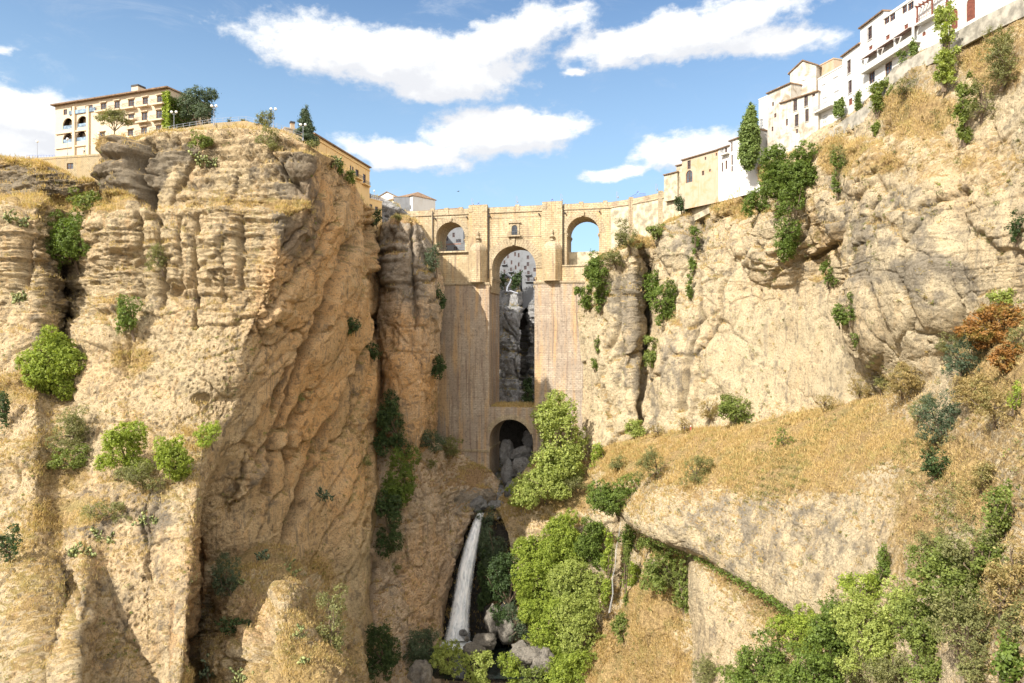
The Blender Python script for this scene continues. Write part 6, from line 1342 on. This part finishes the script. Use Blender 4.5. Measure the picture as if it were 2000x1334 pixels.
clus = sst(fbm(rp*.07, 3, 51), -.05, .3); gw = rm[:,0]
scrub('dry_scrub', 'brown dry tufts scattered over the rock and slopes', 2600, (.15+gw)*(.15+clus), 'dry', .75, 26, 1)
scrub('low_scrub', 'low olive green scrub scattered over the rock and slopes', 1500, (.12+gw*.9)*(.05+clus**2)*(1+1.5*(rp[:,0] > 45)), 'olive', .8, 30, 2)
scrub('rock_tufts', 'small dark green tufts rooted in cracks of the cliffs', 420, .3+clus, 'mid', .6, 24, 3)
# ---------------------------------------------------------------- water
def water_mat(name, white):
    m, t, b = mat(name); o = [n for n in t.nodes if n.type == 'OUTPUT_MATERIAL'][0]; tcn = N(t, 'ShaderNodeTexCoord')
    n1 = noise_n(t, mapping(t, tcn.outputs['Object'], scale=(1.1, 1.1, .05)), 1, 6, .6); n2 = noise_n(t, mapping(t, tcn.outputs['Object'], scale=(.8, .8, .25)), 1, 4)
    setc(t, b.inputs['Base Color'], mixc(t, smooth(t, n1, .38, .6), (.66, .70, .75), (.95, .96, .97))); b.inputs['Roughness'].default_value = .5
    tr = N(t, 'ShaderNodeBsdfTransparent'); mx = N(t, 'ShaderNodeMixShader')
    at = N(t, 'ShaderNodeAttribute'); at.attribute_name = 'tint'
    t.links.new(M_(t, 'MULTIPLY', smooth(t, M_(t, 'ADD', M_(t, 'MULTIPLY', n1, .9), M_(t, 'MULTIPLY', n2, .4)), .34, .58), at.outputs['Fac'], clamp=True), mx.inputs[0])
    t.links.new(tr.outputs[0], mx.inputs[1]); t.links.new(b.outputs[0], mx.inputs[2]); t.links.new(mx.outputs[0], o.inputs[0]); bump(t, b, n1, .05, .5)
    return m
FALLW = water_mat('falling_white_water', 1)
def fall(name, label, pts, layers, seed, ny=60, alpha=1.0):
    o = empty(name, tuple(W(*pts[0][:2], pts[0][3])), 0, label, 'waterfall'); org = np.array(o.location); rg = np.random.default_rng(seed)
    A = np.array(pts, float); t = np.linspace(0, 1, len(A)); tt = np.linspace(0, 1, ny); A = np.stack([np.interp(tt, t, A[:,i]) for i in range(4)], 1)
    for l in range(layers):
        V = []; T = []; nx = 14; f = .62+.38*l/max(1, layers-1)
        for (px, py, w, D) in A:
            for i in range(nx+1):
                u = i/nx*2-1; V.append(W(px+u*w*.5*f, py, D-l*.35-1.0*(1-u*u)+.25*math.sin(i*2.1+l*2+py*.03))-org); T.append((1-abs(u)**3)*(1.1-.25*l)*alpha)
        idx = np.arange(ny*(nx+1)).reshape(ny, nx+1); q = np.stack([idx[:-1,:-1], idx[:-1,1:], idx[1:,1:], idx[1:,:-1]], -1).reshape(-1, 4)
        mesh_np('water_sheet', np.array(V), q, FALLW, o, True, {'tint': np.array(T)})
    return o
fall('waterfall', 'tall white waterfall dropping into the dark pool in the shaded gorge', [(939,1002,14,220),(933,1018,18,217),(922,1060,28,213),(911,1110,33,209.5),(903,1160,36,207),(897,1210,42,204),(893,1252,54,200.5)], 3, 1)
fall('waterfall', 'thin small cascade trickling down the mossy rock on the right', [(1212,1020,3,195),(1209,1045,4,192),(1203,1075,5,190),(1202,1105,4,189),(1196,1130,6,187),(1197,1160,5,185.5),(1190,1197,8,183)], 1, 2, alpha=.30)
pl('bright', 1186, 1110, 26, 150, 'mossy green curtain beside the thin small cascade', 'drape', lobes=10, dens=1.0); pl('mid', 1222, 1120, 18, 130, 'thin strip of moss on the right of the small cascade', 'drape', lobes=9)
m, t, b = mat('dark_river_water'); b.inputs['Base Color'].default_value = (.012, .017, .017, 1); b.inputs['Roughness'].default_value = .06; bump(t, b, noise_n(t, N(t, 'ShaderNodeTexCoord').outputs['Object'], 1.2, 4), .06)
def pool(pts, D0, lbl):
    P = np.array([W(x, y, D) for x, y, D in pts]); P[:,2] = P[:,2].mean(); o = mesh_np('river', P, [tuple(range(len(P)))], bpy.data.materials['dark_river_water']); tag(o, kind='structure')
pool([(850,1236,206),(1060,1236,206),(1110,1300,190),(1110,1334,180),(850,1334,180),(820,1280,190)], 0, '')
foam = []; rg = np.random.default_rng(9)
mb = MB(); mb.lathe((0,0,0), [(5.2,0),(4.6,.3),(2.6,.7),(.3,1.0)], 28, sx=1, sy=.7); fo = mb.build('foam', None, bpy.data.objects['waterfall'], True)
fm, t, b = mat('white_foam'); setc(t, b.inputs['Base Color'], mixc(t, noise_n(t, N(t, 'ShaderNodeTexCoord').outputs['Object'], 2.5, 5), (.45,.5,.54), (.9,.92,.93))); fo.data.materials.append(fm)
zpool = bpy.data.objects['river'].data.vertices[0].co.z; fo.location = Vector((W(893,1244,201)[0], 200.2, zpool))-Vector(bpy.data.objects['waterfall'].location)
# boulders
def boulder(px, py, w, h, D, label, seed, m_=ROCKG2, rz=0):
    rg = np.random.default_rng(seed); bm_ = bmesh_ico(4); V = np.array(bm_[0]); n = fbm(V*1.1+seed*3.7, 3, seed); cv = cells(V*1.3+seed, seed); V = V*(1+.45*n[:,None]+.16*cv[2][:,None]+.1*cv[3][:,None]); V = V+V*(.10*fbm(V*4+seed, 3, seed+5))[:,None]; s = np.array([w*D/F*.5, w*D/F*.42, h*D/F*.55]); V = V*s
    c = W(px, py, D); o = mesh_np('boulder', V, bm_[1], m_, None, True, None, np.tile([0, .1, 0, 0], (len(V), 1))); o.location = tuple(c); tag(o, label, 'boulder'); return o
def bmesh_ico(sub):
    import bmesh
    b = bmesh.new(); bmesh.ops.create_icosphere(b, subdivisions=sub, radius=1); V = [tuple(v.co) for v in b.verts]; Fq = np.array([[v.index for v in f.verts] for f in b.faces]); b.free(); return V, Fq
ROCKB = rock_mat('pale_river_boulder', (.27,.25,.22), (.15,.145,.14), (.24,.2,.16), (.3,.28,.15), .1, .4, 15)
for i, a in enumerate(((948,1253,46,24,194,'flat pale boulder in the middle of the pool',ROCKB),(966,1215,40,56,199,'upright pale boulder right of the waterfall',ROCKB),(990,1232,34,50,197,'mossy boulder behind the upright pale one',ROCKB),(912,1248,10,9,196,'small round stone beside the flat boulder',ROCKB),(905,1236,14,12,199,'dark wet stone under the falling water',ROCKG2),
    (925,1268,40,22,189,'grey boulder at the near edge of the pool',ROCKB),(1028,1280,60,40,187,'tan boulder below the thicket at the pool outlet',ROCKB),(1060,1300,46,60,185,'large rounded boulder at the bottom by the stream',ROCKB),(822,1315,50,40,178,'brown boulder at the bottom left of the stream',ROCKB),
    (1022,886,42,30,243,'big rounded grey boulder under the small arch',ROCKG2),(990,886,30,46,246,'tall leaning grey rock inside the small arch',ROCKG2),(1020,915,44,40,238,'cracked grey boulder in front of the small arch',ROCKG2),(992,925,24,50,239,'dark wet boulder in the stream under the arch',ROCKG2),(1000,957,30,30,231,'grey boulder beside the stream above the waterfall',ROCKG2),(970,985,30,16,226,'smooth wet rock at the lip of the waterfall',ROCKG2),(1035,860,30,30,248,'boulder at the back of the small arch',ROCKG2),(935,985,34,26,226,'pale rock left of the lip of the waterfall',ROCKG2))):
    boulder(*a[:5], a[5], 300+i, a[6])
# ---------------------------------------------------------------- people and a bird
SKIN = plain('skin', (.45, .28, .20), .6, .05); CL = {k: plain(k+'_cloth', c, .85, .1) for k, c in dict(blue=(.05,.08,.30), white=(.7,.68,.64), red=(.45,.08,.07), dark=(.05,.05,.07), pale=(.55,.50,.45)).items()}
def person(x, y, z, rz, label, top, low, seed, arm=.25):
    rg = random.Random(seed); o = empty('person', (x, y, z), rz, label, 'person')
    J = {'pel':(0,0,.95),'ch':(0,0,1.25),'sh':(0,0,1.43),'nk':(0,0,1.52),'hd':(0,-.02,1.62),'ht':(0,-.01,1.74),'hl':(-.10,0,.92),'kl':(-.12,-.06,.50),'fl':(-.12,.03,.09),'tl':(-.13,-.13,.04),'hr':(.10,0,.92),'kr':(.12,.08,.50),'fr':(.12,.18,.09),'tr':(.13,.03,.04),
         'sl':(-.18,0,1.40),'el':(-.25,.03,1.12),'wl':(-.24,-arm,.92),'al':(-.24,-arm-.08,.86),'sr':(.18,0,1.40),'er':(.25,.03,1.12),'wr':(.24,-arm,.92),'ar':(.24,-arm-.08,.86)}
    E = [('pel','ch'),('ch','sh'),('sh','nk'),('nk','hd'),('hd','ht'),('pel','hl'),('hl','kl'),('kl','fl'),('fl','tl'),('pel','hr'),('hr','kr'),('kr','fr'),('fr','tr'),('sh','sl'),('sl','el'),('el','wl'),('wl','al'),('sh','sr'),('sr','er'),('er','wr'),('wr','ar')]
    Rr = dict(pel=.14,ch=.15,sh=.13,nk=.055,hd=.10,ht=.07,hl=.095,kl=.06,fl=.045,tl=.035,hr=.095,kr=.06,fr=.045,tr=.035,sl=.06,el=.045,wl=.03,al=.035,sr=.06,er=.045,wr=.03,ar=.035)
    def skin(name, keys, edges, mt, grow=0.0, parent=o):
        ks = list(keys); me = bpy.data.meshes.new(name); me.from_pydata([J[k] for k in ks], [(ks.index(a), ks.index(b)) for a, b in edges], []); ob = bpy.data.objects.new(name, me); COL.objects.link(ob); ob.parent = parent
        s = ob.modifiers.new('skin', 'SKIN'); 
        for i, k in enumerate(ks): me.skin_vertices[0].data[i].radius = (Rr[k]+grow, (Rr[k]+grow)*.85)
        me.skin_vertices[0].data[0].use_root = True; u = ob.modifiers.new('sub', 'SUBSURF'); u.levels = u.render_levels = 2; me.materials.append(mt); return ob
    skin('body', J, E, SKIN)
    skin('shirt', ['ch','pel','sh','sl','el','sr','er'], [('ch','pel'),('ch','sh'),('sh','sl'),('sl','el'),('sh','sr'),('sr','er')], CL[top], .022)
    skin('trousers', ['pel','hl','kl','fl','hr','kr','fr'], [('pel','hl'),('hl','kl'),('kl','fl'),('pel','hr'),('hr','kr'),('kr','fr')], CL[low], .026)
    h = MB(); h.lathe((0,.02,1.64), [(.115,0),(.12,.07),(.09,.14),(.02,.165)], 8); h.build('hair', plain('brown_hair', (.06,.035,.02), .8), o, True)
    return o
for px, py, top, low, t in ((1337,843,'blue','dark','walker in a blue top on the cliff path'),(1349,841,'white','red','walker in a white top on the cliff path')):
    D = dget(px, py, 1)-.5; p = W(px, py, D); person(p[0], p[1], p[2], 1.3 if px == 1337 else 1.5, t, top, low, px)
p = W(165, 302, 173); person(p[0], p[1], p[2], .2, 'person in a white top standing on the terrace below the hotel', 'white', 'dark', 7)
for px, top, t in ((1081, 'dark', 'person in dark clothes leaning on the parapet beside the right blue railing'), (1104, 'dark', 'person looking over the parapet right of the right blue railing'), (937, 'pale', 'person behind the left blue railing'), (1017, 'white', 'person looking over the parapet above the window')):
    q = B0+BU_*bs(px, .9)+BN*.9; person(q[0], q[1], ZR+.85, -BT+.2*(px % 3), t, top, 'dark', px, .4)
p = W(895, 374, 200); bd = empty('bird', tuple(p), .6, 'small dark bird flying above the bridge', 'bird')
m = MB(); m.tube([(-.35,0,0),(-.15,0,.02),(.1,0,.03),(.28,0,.05),(.4,0,.03)], [.02,.09,.10,.06,.01], 6); m.build('body', IRON, bd, True)
for s in (-1, 1): MB().add([(-.12,0,.05),(.12,0,.05),(.05,s*.45,.22),(-.1,s*.8,.12),(-.12,0,.02),(.12,0,.02),(.05,s*.45,.2),(-.1,s*.8,.1)], [(0,1,2,3),(7,6,5,4),(0,4,5,1),(1,5,6,2),(2,6,7,3),(3,7,4,0)]).build('wing', IRON, bd)
